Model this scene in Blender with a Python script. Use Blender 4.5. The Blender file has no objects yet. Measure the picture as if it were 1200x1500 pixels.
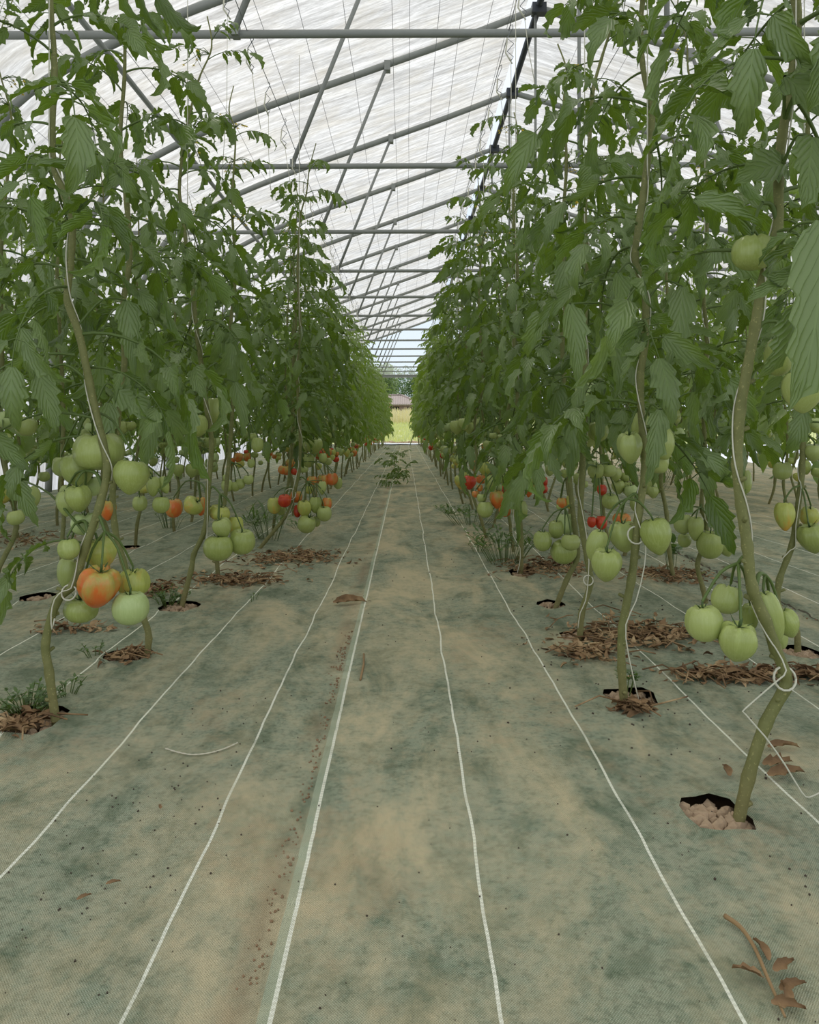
import bpy, math, random
import numpy as np
from mathutils import Vector, Matrix, Euler, noise
from mathutils.geometry import delaunay_2d_cdt

R = random.Random(7)
PI = math.pi
SC = bpy.context.scene
COL = SC.collection

# ------------------------------------------------------------------ camera
F = 1155.0                     # focal length in pixels of the 1200x1500 frame
CX, CY = 594.0, 625.0          # vanishing point of the rows
H = 0.65                       # the camera is held low
cam_d = bpy.data.cameras.new('camera')
cam = bpy.data.objects.new('camera', cam_d)
COL.objects.link(cam)
cam.location = (0, 0, H)
cam.rotation_euler = (PI / 2, 0, 0)
cam_d.sensor_fit = 'HORIZONTAL'
cam_d.sensor_width = 36
cam_d.lens = 36 * F / 1200
cam_d.shift_x = (600 - CX) / 1200
cam_d.shift_y = -(750 - CY) / 1200
cam_d.clip_start = 0.05
cam_d.clip_end = 400
SC.camera = cam

# ------------------------------------------------------------------ sky, sun, exposure
SKY = 0.80
SUN = 1.2
w = bpy.data.worlds.new('sky')
SC.world = w
w.use_nodes = True
nt = w.node_tree
nt.nodes.clear()
wo = nt.nodes.new('ShaderNodeOutputWorld')
bg = nt.nodes.new('ShaderNodeBackground')
tc = nt.nodes.new('ShaderNodeTexCoord')
nz = nt.nodes.new('ShaderNodeTexNoise')
nz.inputs['Scale'].default_value = 2.2
nz.inputs['Detail'].default_value = 6
rp = nt.nodes.new('ShaderNodeValToRGB')
rp.color_ramp.elements[0].position = 0.40
rp.color_ramp.elements[0].color = (0.70, 0.80, 0.93, 1)
rp.color_ramp.elements[1].position = 0.60
rp.color_ramp.elements[1].color = (0.98, 0.99, 1.0, 1)
bg.inputs['Strength'].default_value = SKY
nt.links.new(tc.outputs['Generated'], nz.inputs['Vector'])
nt.links.new(nz.outputs['Fac'], rp.inputs['Fac'])
nt.links.new(rp.outputs['Color'], bg.inputs['Color'])
nt.links.new(bg.outputs['Background'], wo.inputs['Surface'])
sun_d = bpy.data.lights.new('sun', 'SUN')
sun_d.energy = SUN
sun_d.angle = math.radians(6)
sun_d.color = (1.0, 0.95, 0.86)
sun = bpy.data.objects.new('sun', sun_d)
COL.objects.link(sun)
sun.rotation_euler = Euler((math.radians(-24), math.radians(-14), 0))
sun.location = (0, 0, 20)

vs = SC.view_settings
vs.view_transform = 'Standard'
vs.look = 'None'
vs.gamma = 1
vs.use_curve_mapping = False
vs.exposure = 0.55
cy = SC.cycles
cy.max_bounces = 7
cy.diffuse_bounces = 4
cy.glossy_bounces = 2
cy.transmission_bounces = 4
cy.transparent_max_bounces = 12
cy.caustics_reflective = False
cy.caustics_refractive = False
cy.sample_clamp_indirect = 6

# ------------------------------------------------------------------ small helpers
def P(px, py, d):
    """the point seen at a pixel of the photograph at depth d"""
    return Vector(((px - CX) / F * d, d, H + (CY - py) / F * d))

def G(px, py):
    """the ground point seen at a pixel"""
    d = F * H / (py - CY)
    return Vector(((px - CX) / F * d, d, 0))

def srgb(r, g, b):
    f = lambda c: (c / 255 / 12.92) if c <= 10 else ((c / 255 + 0.055) / 1.055) ** 2.4
    return (f(r), f(g), f(b), 1)

class MB:
    def __init__(s):
        s.v, s.f, s.uv = [], [], []
    def add(s, verts, faces, uvs=None):
        o = len(s.v)
        s.v.extend(verts)
        s.f.extend([tuple(i + o for i in f) for f in faces])
        s.uv.extend(uvs if uvs is not None else [(0.5, 0.5)] * len(verts))
    def tube(s, pts, rad, n=6, cap=True):
        pts = [Vector(p) for p in pts]
        m = len(pts)
        if not isinstance(rad, (list, tuple)):
            rad = [rad] * m
        t0 = (pts[1] - pts[0]).normalized()
        a = Vector((0, 0, 1)) if abs(t0.z) < 0.9 else Vector((1, 0, 0))
        u = t0.cross(a).normalized()
        vv, ff = [], []
        for i in range(m):
            t = (pts[min(i + 1, m - 1)] - pts[max(i - 1, 0)]).normalized()
            u = (u - t * u.dot(t))
            u = u.normalized() if u.length > 1e-6 else t.orthogonal().normalized()
            b = t.cross(u)
            for k in range(n):
                an = 2 * PI * k / n
                vv.append(tuple(pts[i] + (u * math.cos(an) + b * math.sin(an)) * rad[i]))
        for i in range(m - 1):
            for k in range(n):
                k2 = (k + 1) % n
                ff.append((i * n + k, i * n + k2, (i + 1) * n + k2, (i + 1) * n + k))
        if cap:
            ff.append(tuple(reversed(range(n))))
            ff.append(tuple((m - 1) * n + k for k in range(n)))
        s.add(vv, ff)
    def box(s, x0, x1, y0, y1, z0, z1):
        v = [(x, y, z) for x in (x0, x1) for y in (y0, y1) for z in (z0, z1)]
        s.add(v, [(0, 1, 3, 2), (4, 6, 7, 5), (0, 4, 5, 1), (2, 3, 7, 6), (0, 2, 6, 4), (1, 5, 7, 3)])
    def merge(s, other, M=None):
        v = other.v if M is None else [tuple(M @ Vector(p)) for p in other.v]
        s.add(v, other.f, other.uv)
    def mesh(s, name, mat, smooth=True):
        me = bpy.data.meshes.new(name)
        me.from_pydata(s.v, [], s.f)
        lay = me.uv_layers.new(name='UVMap')
        idx = np.empty(len(me.loops), dtype=np.int32)
        me.loops.foreach_get('vertex_index', idx)
        lay.data.foreach_set('uv', np.asarray(s.uv, dtype=np.float32)[idx].ravel())
        if smooth:
            me.polygons.foreach_set('use_smooth', np.ones(len(me.polygons), dtype=bool))
        me.materials.append(mat)
        me.update()
        return me

def link(name, me, parent=None, M=None):
    o = bpy.data.objects.new(name, me)
    COL.objects.link(o)
    if parent is not None:
        o.parent = parent
    if M is not None:
        o.matrix_basis = M
    return o

def tag(o, label=None, cat=None, group=None, kind=None):
    if label: o['label'] = label
    if cat: o['category'] = cat
    if group: o['group'] = group
    if kind: o['kind'] = kind
    return o

def empty(name, loc, label=None, cat=None, group=None):
    o = bpy.data.objects.new(name, None)
    COL.objects.link(o)
    o.location = loc
    o.empty_display_size = 0.05
    return tag(o, label, cat, group)

def spline(pts, n=4):
    """Catmull-Rom through points"""
    pts = [Vector(p) for p in pts]
    out = []
    for i in range(len(pts) - 1):
        p0 = pts[max(i - 1, 0)]; p1 = pts[i]; p2 = pts[i + 1]; p3 = pts[min(i + 2, len(pts) - 1)]
        for k in range(n):
            t = k / n
            out.append(0.5 * ((2 * p1) + (p2 - p0) * t + (2 * p0 - 5 * p1 + 4 * p2 - p3) * t * t + (3 * p1 - p0 - 3 * p2 + p3) * t ** 3))
    out.append(pts[-1])
    return out

# ------------------------------------------------------------------ materials
class NT:
    def __init__(s, name):
        s.m = bpy.data.materials.new(name)
        s.m.use_nodes = True
        s.t = s.m.node_tree
        s.t.nodes.clear()
        s.out = s.n('ShaderNodeOutputMaterial')
    def n(s, typ, **kw):
        nd = s.t.nodes.new(typ)
        for k, v in kw.items():
            setattr(nd, k, v)
        return nd
    def l(s, a, b):
        s.t.links.new(a, b)
    def noise(s, vec, scale, detail=4, rough=0.55, dist=0.0):
        nd = s.n('ShaderNodeTexNoise')
        nd.inputs['Scale'].default_value = scale
        nd.inputs['Detail'].default_value = detail
        nd.inputs['Roughness'].default_value = rough
        nd.inputs['Distortion'].default_value = dist
        if vec is not None: s.l(vec, nd.inputs['Vector'])
        return nd.outputs['Fac']
    def ramp(s, fac, stops):
        nd = s.n('ShaderNodeValToRGB')
        e = nd.color_ramp.elements
        while len(e) < len(stops): e.new(0.5)
        for i, (p, c) in enumerate(stops):
            e[i].position = p
            e[i].color = c if isinstance(c, tuple) else (c, c, c, 1)
        s.l(fac, nd.inputs['Fac'])
        return nd.outputs['Color']
    def mix(s, fac, a, b, mode='MIX'):
        nd = s.n('ShaderNodeMix', data_type='RGBA', blend_type=mode)
        for sock, v in ((nd.inputs[0], fac), (nd.inputs[6], a), (nd.inputs[7], b)):
            if isinstance(v, (int, float, tuple)): sock.default_value = v
            else: s.l(v, sock)
        return nd.outputs[2]
    def math(s, op, a, b=0.0, c=None, clamp=False):
        nd = s.n('ShaderNodeMath', operation=op, use_clamp=clamp)
        for i, v in enumerate((a, b, c)):
            if v is None: continue
            if isinstance(v, (int, float)): nd.inputs[i].default_value = v
            else: s.l(v, nd.inputs[i])
        return nd.outputs[0]
    def mapping(s, vec, scale=(1, 1, 1), loc=(0, 0, 0)):
        nd = s.n('ShaderNodeMapping')
        nd.inputs['Scale'].default_value = scale
        nd.inputs['Location'].default_value = loc
        s.l(vec, nd.inputs['Vector'])
        return nd.outputs['Vector']
    def coord(s, which='Object'):
        return s.n('ShaderNodeTexCoord').outputs[which]
    def bump(s, h, strength=0.3, dist=0.01):
        nd = s.n('ShaderNodeBump')
        nd.inputs['Strength'].default_value = strength
        nd.inputs['Distance'].default_value = dist
        s.l(h, nd.inputs['Height'])
        return nd.outputs['Normal']
    def pbr(s, color, rough=0.5, metal=0.0, normal=None, spec=0.5):
        nd = s.n('ShaderNodeBsdfPrincipled')
        for key, v in (('Base Color', color), ('Roughness', rough), ('Metallic', metal), ('Specular IOR Level', spec)):
            if isinstance(v, (int, float, tuple)): nd.inputs[key].default_value = v
            else: s.l(v, nd.inputs[key])
        if normal is not None: s.l(normal, nd.inputs['Normal'])
        return nd.outputs[0]
    def done(s, shader):
        s.l(shader, s.out.inputs['Surface'])
        return s.m

def simple(name, c, rough=0.6, metal=0.0, var=0.12, scale=20):
    m = NT(name)
    f = m.noise(m.coord(), scale)
    lo = tuple(x * (1 - var) for x in c[:3]) + (1,)
    hi = tuple(min(1, x * (1 + var)) for x in c[:3]) + (1,)
    return m.done(m.pbr(m.mix(f, lo, hi), rough, metal))

def leaf_material(name, top, under, trans, tmix=0.30):
    m = NT(name)
    uv = m.coord('UV')
    sep = m.n('ShaderNodeSeparateXYZ'); m.l(uv, sep.inputs[0])
    au = m.math('ABSOLUTE', m.math('SUBTRACT', sep.outputs[0], 0.5))
    # side veins run forward from the midrib
    ph = m.math('SUBTRACT', m.math('MULTIPLY', sep.outputs[1], 46.0), m.math('MULTIPLY', au, 40.0))
    vein = m.math('POWER', m.math('ABSOLUTE', m.math('SINE', m.math('MULTIPLY', ph, 0.5))), 5.0)
    vein = m.math('SUBTRACT', 1.0, m.math('POWER', m.math('ABSOLUTE', m.math('SINE', m.math('MULTIPLY', ph, 0.5))), 0.35))
    mid = m.math('LESS_THAN', au, 0.02)
    veins = m.math('MAXIMUM', vein, mid)
    oi = m.n('ShaderNodeObjectInfo')
    rnd = m.math('MULTIPLY_ADD', oi.outputs['Random'], 0.75, m.math('MULTIPLY_ADD', m.noise(m.coord(), 9.0, 3), 1.3, -0.5), clamp=True)
    dark = tuple(x * 0.42 for x in top[:3]) + (1,)
    lite = (min(1, top[0] * 1.55), min(1, top[1] * 1.40), top[2] * 1.25, 1)
    c = m.mix(rnd, dark, lite)
    c = m.mix(m.math('MULTIPLY', veins, 0.35), c, tuple(min(1, x * 1.9) for x in top[:3]) + (1,))
    geo = m.n('ShaderNodeNewGeometry')
    c2 = m.mix(geo.outputs['Backfacing'], c, m.mix(m.math('MULTIPLY', veins, 0.4), under, tuple(x * 1.35 for x in under[:3]) + (1,)))
    bmp = m.bump(m.math('MULTIPLY', veins, -1.0), 0.6, 0.004)
    p = m.pbr(c2, 0.36, 0.0, bmp, 0.6)
    tr = m.n('ShaderNodeBsdfTranslucent')
    tr.inputs['Color'].default_value = trans
    mx = m.n('ShaderNodeMixShader')
    mx.inputs[0].default_value = tmix
    m.l(p, mx.inputs[1]); m.l(tr.outputs[0], mx.inputs[2])
    return m.done(mx.outputs[0])

M_LEAF = leaf_material('tomato_leaf', (0.080, 0.145, 0.022, 1), (0.17, 0.235, 0.085, 1), (0.30, 0.48, 0.03, 1), 0.25)
M_LEAF_FAR = leaf_material('tomato_foliage', (0.115, 0.20, 0.034, 1), (0.21, 0.28, 0.10, 1), (0.38, 0.58, 0.04, 1))
M_WEED = leaf_material('weed_leaf', (0.10, 0.19, 0.05, 1), (0.16, 0.24, 0.10, 1), (0.25, 0.42, 0.06, 1))
M_TREE = leaf_material('tree_leaf', (0.045, 0.10, 0.022, 1), (0.07, 0.12, 0.05, 1), (0.12, 0.26, 0.03, 1))

def stem_material():
    m = NT('tomato_stem')
    co = m.coord()
    sep = m.n('ShaderNodeSeparateXYZ'); m.l(co, sep.inputs[0])
    f = m.noise(co, 40, 4)
    g = m.mix(f, srgb(92, 97, 52), srgb(136, 137, 86))
    b = m.mix(f, srgb(104, 92, 56), srgb(150, 134, 92))
    low = m.math('MULTIPLY_ADD', sep.outputs[2], -6.5, 1.1, clamp=True)
    low = m.math('MULTIPLY', low, m.noise(co, 14, 3))
    spots = m.ramp(m.noise(co, 220, 2), [(0.62, 0.0), (0.70, 1.0)])
    c = m.mix(low, g, b)
    c = m.mix(m.math('MULTIPLY', spots, 0.5), c, srgb(176, 170, 112))
    return m.done(m.pbr(c, 0.62, 0, m.bump(f, 0.4, 0.004), 0.3))
M_STEM = stem_material()
M_STALK = simple('leaf_stalk', srgb(84, 104, 44), 0.55)
M_CALYX = simple('calyx', srgb(66, 88, 38), 0.6)

def tomato_material(name, a, b, streak, ripe=None, amount=0.0):
    m = NT(name)
    co = m.coord()
    sep = m.n('ShaderNodeSeparateXYZ'); m.l(co, sep.inputs[0])
    oi = m.n('ShaderNodeObjectInfo')
    c = m.mix(oi.outputs['Random'], a, b)
    st = m.noise(m.mapping(co, (22, 22, 2.2)), 1.0, 3)
    c = m.mix(m.math('MULTIPLY', m.ramp(st, [(0.45, 0.0), (0.70, 1.0)]), 0.28), c, streak)
    if ripe:
        # riper from the tip upwards, in ragged streaks
        k = m.math('MULTIPLY_ADD', sep.outputs[2], -0.55, amount)
        k = m.math('ADD', k, m.math('MULTIPLY_ADD', m.noise(m.mapping(co, (3.5, 3.5, 1.4)), 1.0, 3), 1.5, -0.75))
        c = m.mix(m.ramp(k, [(0.25, 0.0), (0.75, 1.0)]), c, ripe)
    sp = m.ramp(m.noise(co, 60, 1), [(0.70, 0.0), (0.74, 1.0)])
    c = m.mix(m.math('MULTIPLY', sp, 0.18), c, (0.8, 0.8, 0.55, 1))
    nd = m.n('ShaderNodeBsdfPrincipled')
    m.l(c, nd.inputs['Base Color'])
    nd.inputs['Roughness'].default_value = 0.27
    nd.inputs['Specular IOR Level'].default_value = 0.45
    return m.done(nd.outputs[0])

M_TOM = {
    'g': tomato_material('green_tomato', srgb(148, 161, 84), srgb(168, 180, 108), srgb(182, 193, 128)),
    'p': tomato_material('pale_tomato', srgb(168, 186, 120), srgb(180, 196, 132), srgb(196, 208, 150)),
    'y': tomato_material('yellowing_tomato', srgb(168, 176, 86), srgb(180, 184, 92), srgb(200, 200, 120), srgb(205, 160, 70), 0.22),
    'o': tomato_material('orange_tomato', srgb(166, 160, 78), srgb(176, 164, 82), srgb(196, 186, 100), srgb(212, 110, 48), 0.62),
    'r': tomato_material('red_tomato', srgb(190, 70, 34), srgb(200, 80, 38), srgb(206, 100, 52), srgb(184, 52, 30), 0.6),
}
M_STEEL = simple('galvanised_steel', srgb(142, 145, 140), 0.55, 0.1, 0.12, 9)
M_DARK = simple('dark_steel', srgb(62, 66, 70), 0.5, 0.4)
M_WIRE = simple('steel_wire', srgb(120, 124, 126), 0.45, 0.4)
M_TWINE = simple('white_twine', srgb(206, 204, 184), 0.7, 0, 0.06, 60)
M_SOIL = simple('soil', srgb(140, 114, 86), 0.95, 0, 0.35, 60)
M_CLOD = simple('soil_clod', srgb(172, 148, 120), 0.95, 0, 0.3, 45)
def dry_material():
    m = NT('dry_leaf')
    co = m.coord()
    f = m.noise(co, 14, 4)
    c = m.ramp(f, [(0.3, srgb(88, 68, 48)), (0.5, srgb(140, 112, 80)), (0.7, srgb(192, 166, 126))])
    return m.done(m.pbr(c, 0.8, 0, m.bump(m.noise(co, 90, 3), 0.5, 0.004), 0.2))
M_DRY = dry_material()
M_DRYSTEM = simple('dry_stem', srgb(150, 122, 84), 0.8, 0, 0.25, 30)

# ------------------------------------------------------------------ greenhouse shell
PROFILE = [(-3.56, 0.0), (-3.53, 0.8), (-3.50, 1.55), (-3.36, 2.25), (-3.02, 2.92), (-2.68, 3.23), (-2.07, 3.56),
           (-1.32, 3.86), (-0.75, 4.06), (-0.18, 4.26), (0.55, 4.52), (1.33, 4.82),
           (2.10, 4.60), (2.84, 4.38), (3.40, 4.20), (4.00, 3.97), (4.73, 3.62), (5.34, 3.28), (5.70, 2.95), (6.02, 2.28), (6.16, 1.55), (6.19, 0.8), (6.22, 0.0)]
RIDGE_X, RIDGE_Z = 1.33, 4.82
TIE_Z = H + 1.95
D0, DS, NH = 3.90, 1.98, 14
HOOPS = [D0 + DS * k for k in range(NH)]
END = HOOPS[-1]

def film_material():
    m = NT('milky_greenhouse_film')
    co = m.coord()
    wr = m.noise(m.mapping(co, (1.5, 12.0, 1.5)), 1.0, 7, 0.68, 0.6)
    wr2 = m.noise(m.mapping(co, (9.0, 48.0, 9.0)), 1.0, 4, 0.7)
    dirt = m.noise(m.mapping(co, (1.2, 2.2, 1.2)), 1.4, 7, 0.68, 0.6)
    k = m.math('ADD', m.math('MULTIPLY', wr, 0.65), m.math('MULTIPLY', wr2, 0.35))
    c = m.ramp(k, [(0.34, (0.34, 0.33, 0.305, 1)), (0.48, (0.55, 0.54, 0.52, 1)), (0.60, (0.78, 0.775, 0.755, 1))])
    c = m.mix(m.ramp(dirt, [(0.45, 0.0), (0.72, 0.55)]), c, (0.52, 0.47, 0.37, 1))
    tl = m.n('ShaderNodeBsdfTranslucent')
    m.l(c, tl.inputs['Color'])
    m.l(m.bump(k, 0.8, 0.05), tl.inputs['Normal'])
    tp = m.n('ShaderNodeBsdfTransparent')
    m.l(m.mix(0.8, (1, 1, 1, 1), c), tp.inputs['Color'])
    mx = m.n('ShaderNodeMixShader')
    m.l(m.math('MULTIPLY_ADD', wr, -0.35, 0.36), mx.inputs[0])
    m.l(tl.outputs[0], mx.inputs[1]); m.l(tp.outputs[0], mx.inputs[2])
    return m.done(mx.outputs[0])
M_FILM = film_material()

def clear_film():
    m = NT('clear_gable_film')
    co = m.coord()
    f = m.noise(m.mapping(co, (0.7, 1, 1.2)), 1.0, 4)
    tl = m.n('ShaderNodeBsdfTranslucent'); tl.inputs['Color'].default_value = (0.92, 0.94, 0.96, 1)
    tp = m.n('ShaderNodeBsdfTransparent'); tp.inputs['Color'].default_value = (0.97, 0.98, 0.99, 1)
    mx = m.n('ShaderNodeMixShader')
    m.l(m.math('MULTIPLY_ADD', f, 0.3, 0.62), mx.inputs[0])
    m.l(tl.outputs[0], mx.inputs[1]); m.l(tp.outputs[0], mx.inputs[2])
    return m.done(mx.outputs[0])
M_CLEAR = clear_film()

def offset_profile(pr, o):
    out = []
    for i, p in enumerate(pr):
        a = pr[max(i - 1, 0)]; b = pr[min(i + 1, len(pr) - 1)]
        t = Vector((b[0] - a[0], b[1] - a[1])).normalized()
        out.append((p[0] - t.y * o, p[1] + t.x * o))
    return out

def film(name, pr, y0, y1, mat, sag=0.02):
    mb = MB()
    fine = []
    for i in range(len(pr) - 1):
        for k in range(3):
            t = k / 3
            fine.append((pr[i][0] * (1 - t) + pr[i + 1][0] * t, pr[i][1] * (1 - t) + pr[i + 1][1] * t))
    fine.append(pr[-1])
    ny = int((y1 - y0) / 0.2)
    v, f = [], []
    for j in range(ny + 1):
        y = y0 + (y1 - y0) * j / ny
        ph = ((y - D0) / DS) % 1.0
        s = sag * (1 - abs(2 * ph - 1) ** 2) * 0.9
        for (x, z) in fine:
            n = 0.012 * noise.noise((x * 0.5, y * 2.5, z * 0.5))
            v.append((x, y, z - s * 0.5 + n if z > 0.05 else z))
    m = len(fine)
    for j in range(ny):
        for i in range(m - 1):
            f.append((j * m + i, j * m + i + 1, (j + 1) * m + i + 1, (j + 1) * m + i))
    mb.add(v, f)
    return link(name, mb.mesh(name, mat))

OUT = offset_profile(PROFILE, 0.045)  # roof and side films start at the camera, opened there for more skylight
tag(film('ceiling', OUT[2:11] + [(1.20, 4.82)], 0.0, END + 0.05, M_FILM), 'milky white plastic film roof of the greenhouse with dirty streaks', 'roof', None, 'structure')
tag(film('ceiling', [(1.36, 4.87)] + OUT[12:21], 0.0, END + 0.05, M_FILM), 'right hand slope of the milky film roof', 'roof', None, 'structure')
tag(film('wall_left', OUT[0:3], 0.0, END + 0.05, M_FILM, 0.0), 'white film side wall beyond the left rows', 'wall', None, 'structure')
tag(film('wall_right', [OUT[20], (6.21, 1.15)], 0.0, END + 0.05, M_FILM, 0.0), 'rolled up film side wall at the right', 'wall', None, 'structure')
# far gable: clear film above the last tie beam and beside the wide opening
mb = MB()
gp = [p for p in OUT if p[1] > TIE_Z]
gl = [(-3.2, TIE_Z)] + gp + [(5.85, TIE_Z)]
mb.add([(x, END + 0.03, z) for x, z in gl], [tuple(range(len(gl)))])
tag(link('wall_back', mb.mesh('wall_back', M_CLEAR, False)), 'clear film gable at the far end above the open doorway', 'wall', None, 'structure')

def truss(k, d):
    words = ['nearest roof truss whose tie bar crosses the top of the view', 'second roof truss, its steel tie bar crossing below the first',
             'third roof truss counted from the camera, ridge joint in plain view', 'fourth steel roof truss counted from the camera',
             'fifth steel roof truss counted from the camera']
    t = empty('roof_truss', (0, d, 0), words[k] if k < 5 else ('%s steel roof truss counted from the camera' % ('sixth seventh eighth ninth tenth eleventh twelfth thirteenth'.split()[k - 5]) if k < NH - 1 else 'last roof truss at the far gable over the doorway'), 'roof truss',
              'grey steel roof trusses')
    a = MB(); a.tube([(q.x, 0, q.y) for q in spline([(p[0], p[1], 0) for p in PROFILE[:12]], 3)] + [(q.x, 0, q.y) for q in spline([(p[0], p[1], 0) for p in PROFILE[11:]], 3)][1:], 0.036, 8)
    link('arch', a.mesh('arch', M_STEEL), t)
    b = MB(); b.tube([(-3.30, 0, TIE_Z - 0.02), (1.33, 0, TIE_Z + 0.0), (5.88, 0, TIE_Z + 0.02)], 0.021, 8)
    link('tie_beam', b.mesh('tie_beam', M_STEEL), t)
    c = MB(); c.tube([(RIDGE_X - 0.03, 0.02, TIE_Z), (RIDGE_X - 0.03, 0.02, RIDGE_Z - 0.03)], 0.014, 6)
    link('king_post', c.mesh('king_post', M_STEEL), t)
    for (x0, x1, z1) in ((-0.84, -0.18, 4.24), (3.50, 2.84, 4.36)):
        s = MB(); s.tube([(x0, -0.025, TIE_Z), (x1, -0.025, z1)], 0.017, 6)
        link('strut', s.mesh('strut', M_STEEL), t)
        cl = MB(); cl.box(x1 - 0.03, x1 + 0.03, -0.045, 0.045, z1 - 0.05, z1 + 0.045)
        link('clamp', cl.mesh('clamp', M_STEEL, False), t)
        cl = MB(); cl.box(x0 - 0.016, x0 + 0.02, -0.036, 0.026, TIE_Z - 0.026, TIE_Z + 0.035)
        link('clamp', cl.mesh('clamp', M_STEEL, False), t)
    cl = MB(); cl.box(RIDGE_X - 0.07, RIDGE_X + 0.07, -0.05, 0.05, RIDGE_Z - 0.06, RIDGE_Z + 0.04)
    link('ridge_joint', cl.mesh('ridge_joint', M_DARK, False), t)
for k, d in enumerate(HOOPS):
    truss(k, d)
mb = MB(); mb.tube([(RIDGE_X, 0.0, RIDGE_Z + 0.02), (RIDGE_X, END, RIDGE_Z + 0.02)], 0.035, 8)
tag(link('ridge_purlin', mb.mesh('ridge_purlin', M_DARK)), 'dark ridge purlin running along the roof peak', 'purlin')
for x, z, nm in ((-2.2, 3.46, 'steel purlin running along the left roof slope'), (4.86, 3.50, 'steel purlin running along the right roof slope')):
    mb = MB(); mb.tube([(x, 0.0, z - 0.05), (x, END, z - 0.05)], 0.024, 6)
    tag(link('roof_purlin', mb.mesh('roof_purlin', M_STEEL)), nm, 'purlin')
# end frame: beam across the doorway and its posts
mb = MB(); mb.box(-3.3, 5.9, -0.03, 0.03, -0.05, 0.05)
o = tag(link('door_beam', mb.mesh('door_beam', M_STEEL, False)), 'pale beam across the open doorway at the far gable', 'beam')
o.location = (0, END + 0.04, TIE_Z - 0.06)
for x in (-2.4, 0.62, 4.4):
    mb = MB(); mb.tube([(0, 0, 0), (0, 0, TIE_Z - 0.05)], 0.022, 6)
    o = tag(link('door_post', mb.mesh('door_post', M_STEEL)), 'slim steel post standing in the far doorway', 'post', 'door posts')
    o.location = (x, END + 0.04, 0)

def zr(x):
    for (a, b) in zip(PROFILE[:-1], PROFILE[1:]):
        if a[0] <= x <= b[0]:
            return a[1] + (b[1] - a[1]) * (x - a[0]) / (b[0] - a[0])
    return 4
WN = 'first second third fourth fifth sixth seventh eighth ninth tenth eleventh twelfth thirteenth fourteenth fifteenth sixteenth seventeenth eighteenth'.split()
for wi, x in enumerate((-2.9, -2.45, -1.7, -1.15, -0.85, -0.5, -0.12, 0.04, 0.3, 0.52, 0.8, 1.02, 1.8, 2.3, 2.75, 3.3, 3.9, 4.4)):
    mb = MB()
    pts = []
    for k in range(-2, NH):
        y = max(0.0, D0 + DS * k)
        pts.append((x, y, zr(x) - 0.045))
        if k < NH - 1:
            pts.append((x + R.uniform(-.01, .01), y + DS / 2, zr(x) - 0.06))
    mb.tube(pts, 0.0022, 4)
    tag(link('roof_wire', mb.mesh('roof_wire', M_WIRE)), 'thin wire under the roof film, %s from the left side of the roof' % WN[wi], 'wire', 'roof wires')

ROWS = {'l1': -0.78, 'l2': -1.45, 'r1': 0.51, 'r2': 1.10}
for nm, x in (('inner left row', -0.78), ('outer left row', -1.45), ('inner right row', 0.51), ('outer right row', 1.10)):
    mb = MB(); mb.tube([(x, y * 0.99 + 1.0, TIE_Z + 0.02 - 0.02 * (y % 2)) for y in range(0, 30)], 0.0022, 4)
    tag(link('support_wire', mb.mesh('support_wire', M_WIRE)), 'support wire along the %s, carrying the plant strings' % nm, 'wire')

# ------------------------------------------------------------------ floor of woven ground cover with planting holes
def hole(px, py, rx, ry, seed, ang=0.0):
    c = G(px, py)
    rr = random.Random(seed)
    pts = []
    for k in range(12):
        a = 2 * PI * k / 12
        s = 0.82 + 0.30 * rr.random()
        q = max(abs(math.cos(a)), abs(math.sin(a))) ** -0.45     # rather square
        x, y = rx * math.cos(a) * s * q, ry * math.sin(a) * s * q
        pts.append((c.x + x * math.cos(ang) - y * math.sin(ang), c.y + x * math.sin(ang) + y * math.cos(ang)))
    return c, pts
HOLES = [hole(1048, 1200, 0.052, 0.066, 1, 0.2), hole(925, 1030, 0.055, 0.07, 2, 0.3), hole(45, 1058, 0.075, 0.085, 3),
         hole(192, 964, 0.068, 0.065, 4), hole(262, 893, 0.07, 0.085, 5), hole(850, 940, 0.06, 0.075, 6),
         hole(1172, 962, 0.06, 0.075, 7), hole(55, 880, 0.06, 0.08, 8), hole(808, 890, 0.05, 0.08, 9), hole(187, 805, 0.06, 0.09, 10),
         hole(765, 842, 0.06, 0.09, 11)]

SEAM, SEAM2 = -0.163, 1.38
CREASES = ((0.0, 0.92, 1.30), (-0.065, 1.02, 1.30), (0.31, 1.0, 1.36))     # narrow creases in the sheet ahead of the camera
def fz(x, y):
    z = 0.010 * noise.noise((x * 1.6, y * 1.1, 3.0)) + 0.006 * noise.noise((x * 5, y * 2.2, 8.0)) + 0.0022 * noise.noise((x * 16, y * 6.0, 1.0))
    z += 0.012 * math.exp(-((x + 1.1) / 0.35) ** 2) + 0.010 * math.exp(-((x - 0.85) / 0.35) ** 2)
    # two narrow creases in the sheet ahead of the camera
    for cx, y0, y1 in CREASES:
        if y0 < y < y1:
            z += 0.006 * math.sin(PI * (y - y0) / (y1 - y0)) ** .5 * math.exp(-((x - cx - 0.012 * math.sin(y * 9)) / 0.005) ** 2)
    if x > SEAM: z += 0.005
    if x > SEAM2: z += 0.010
    return z

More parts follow.
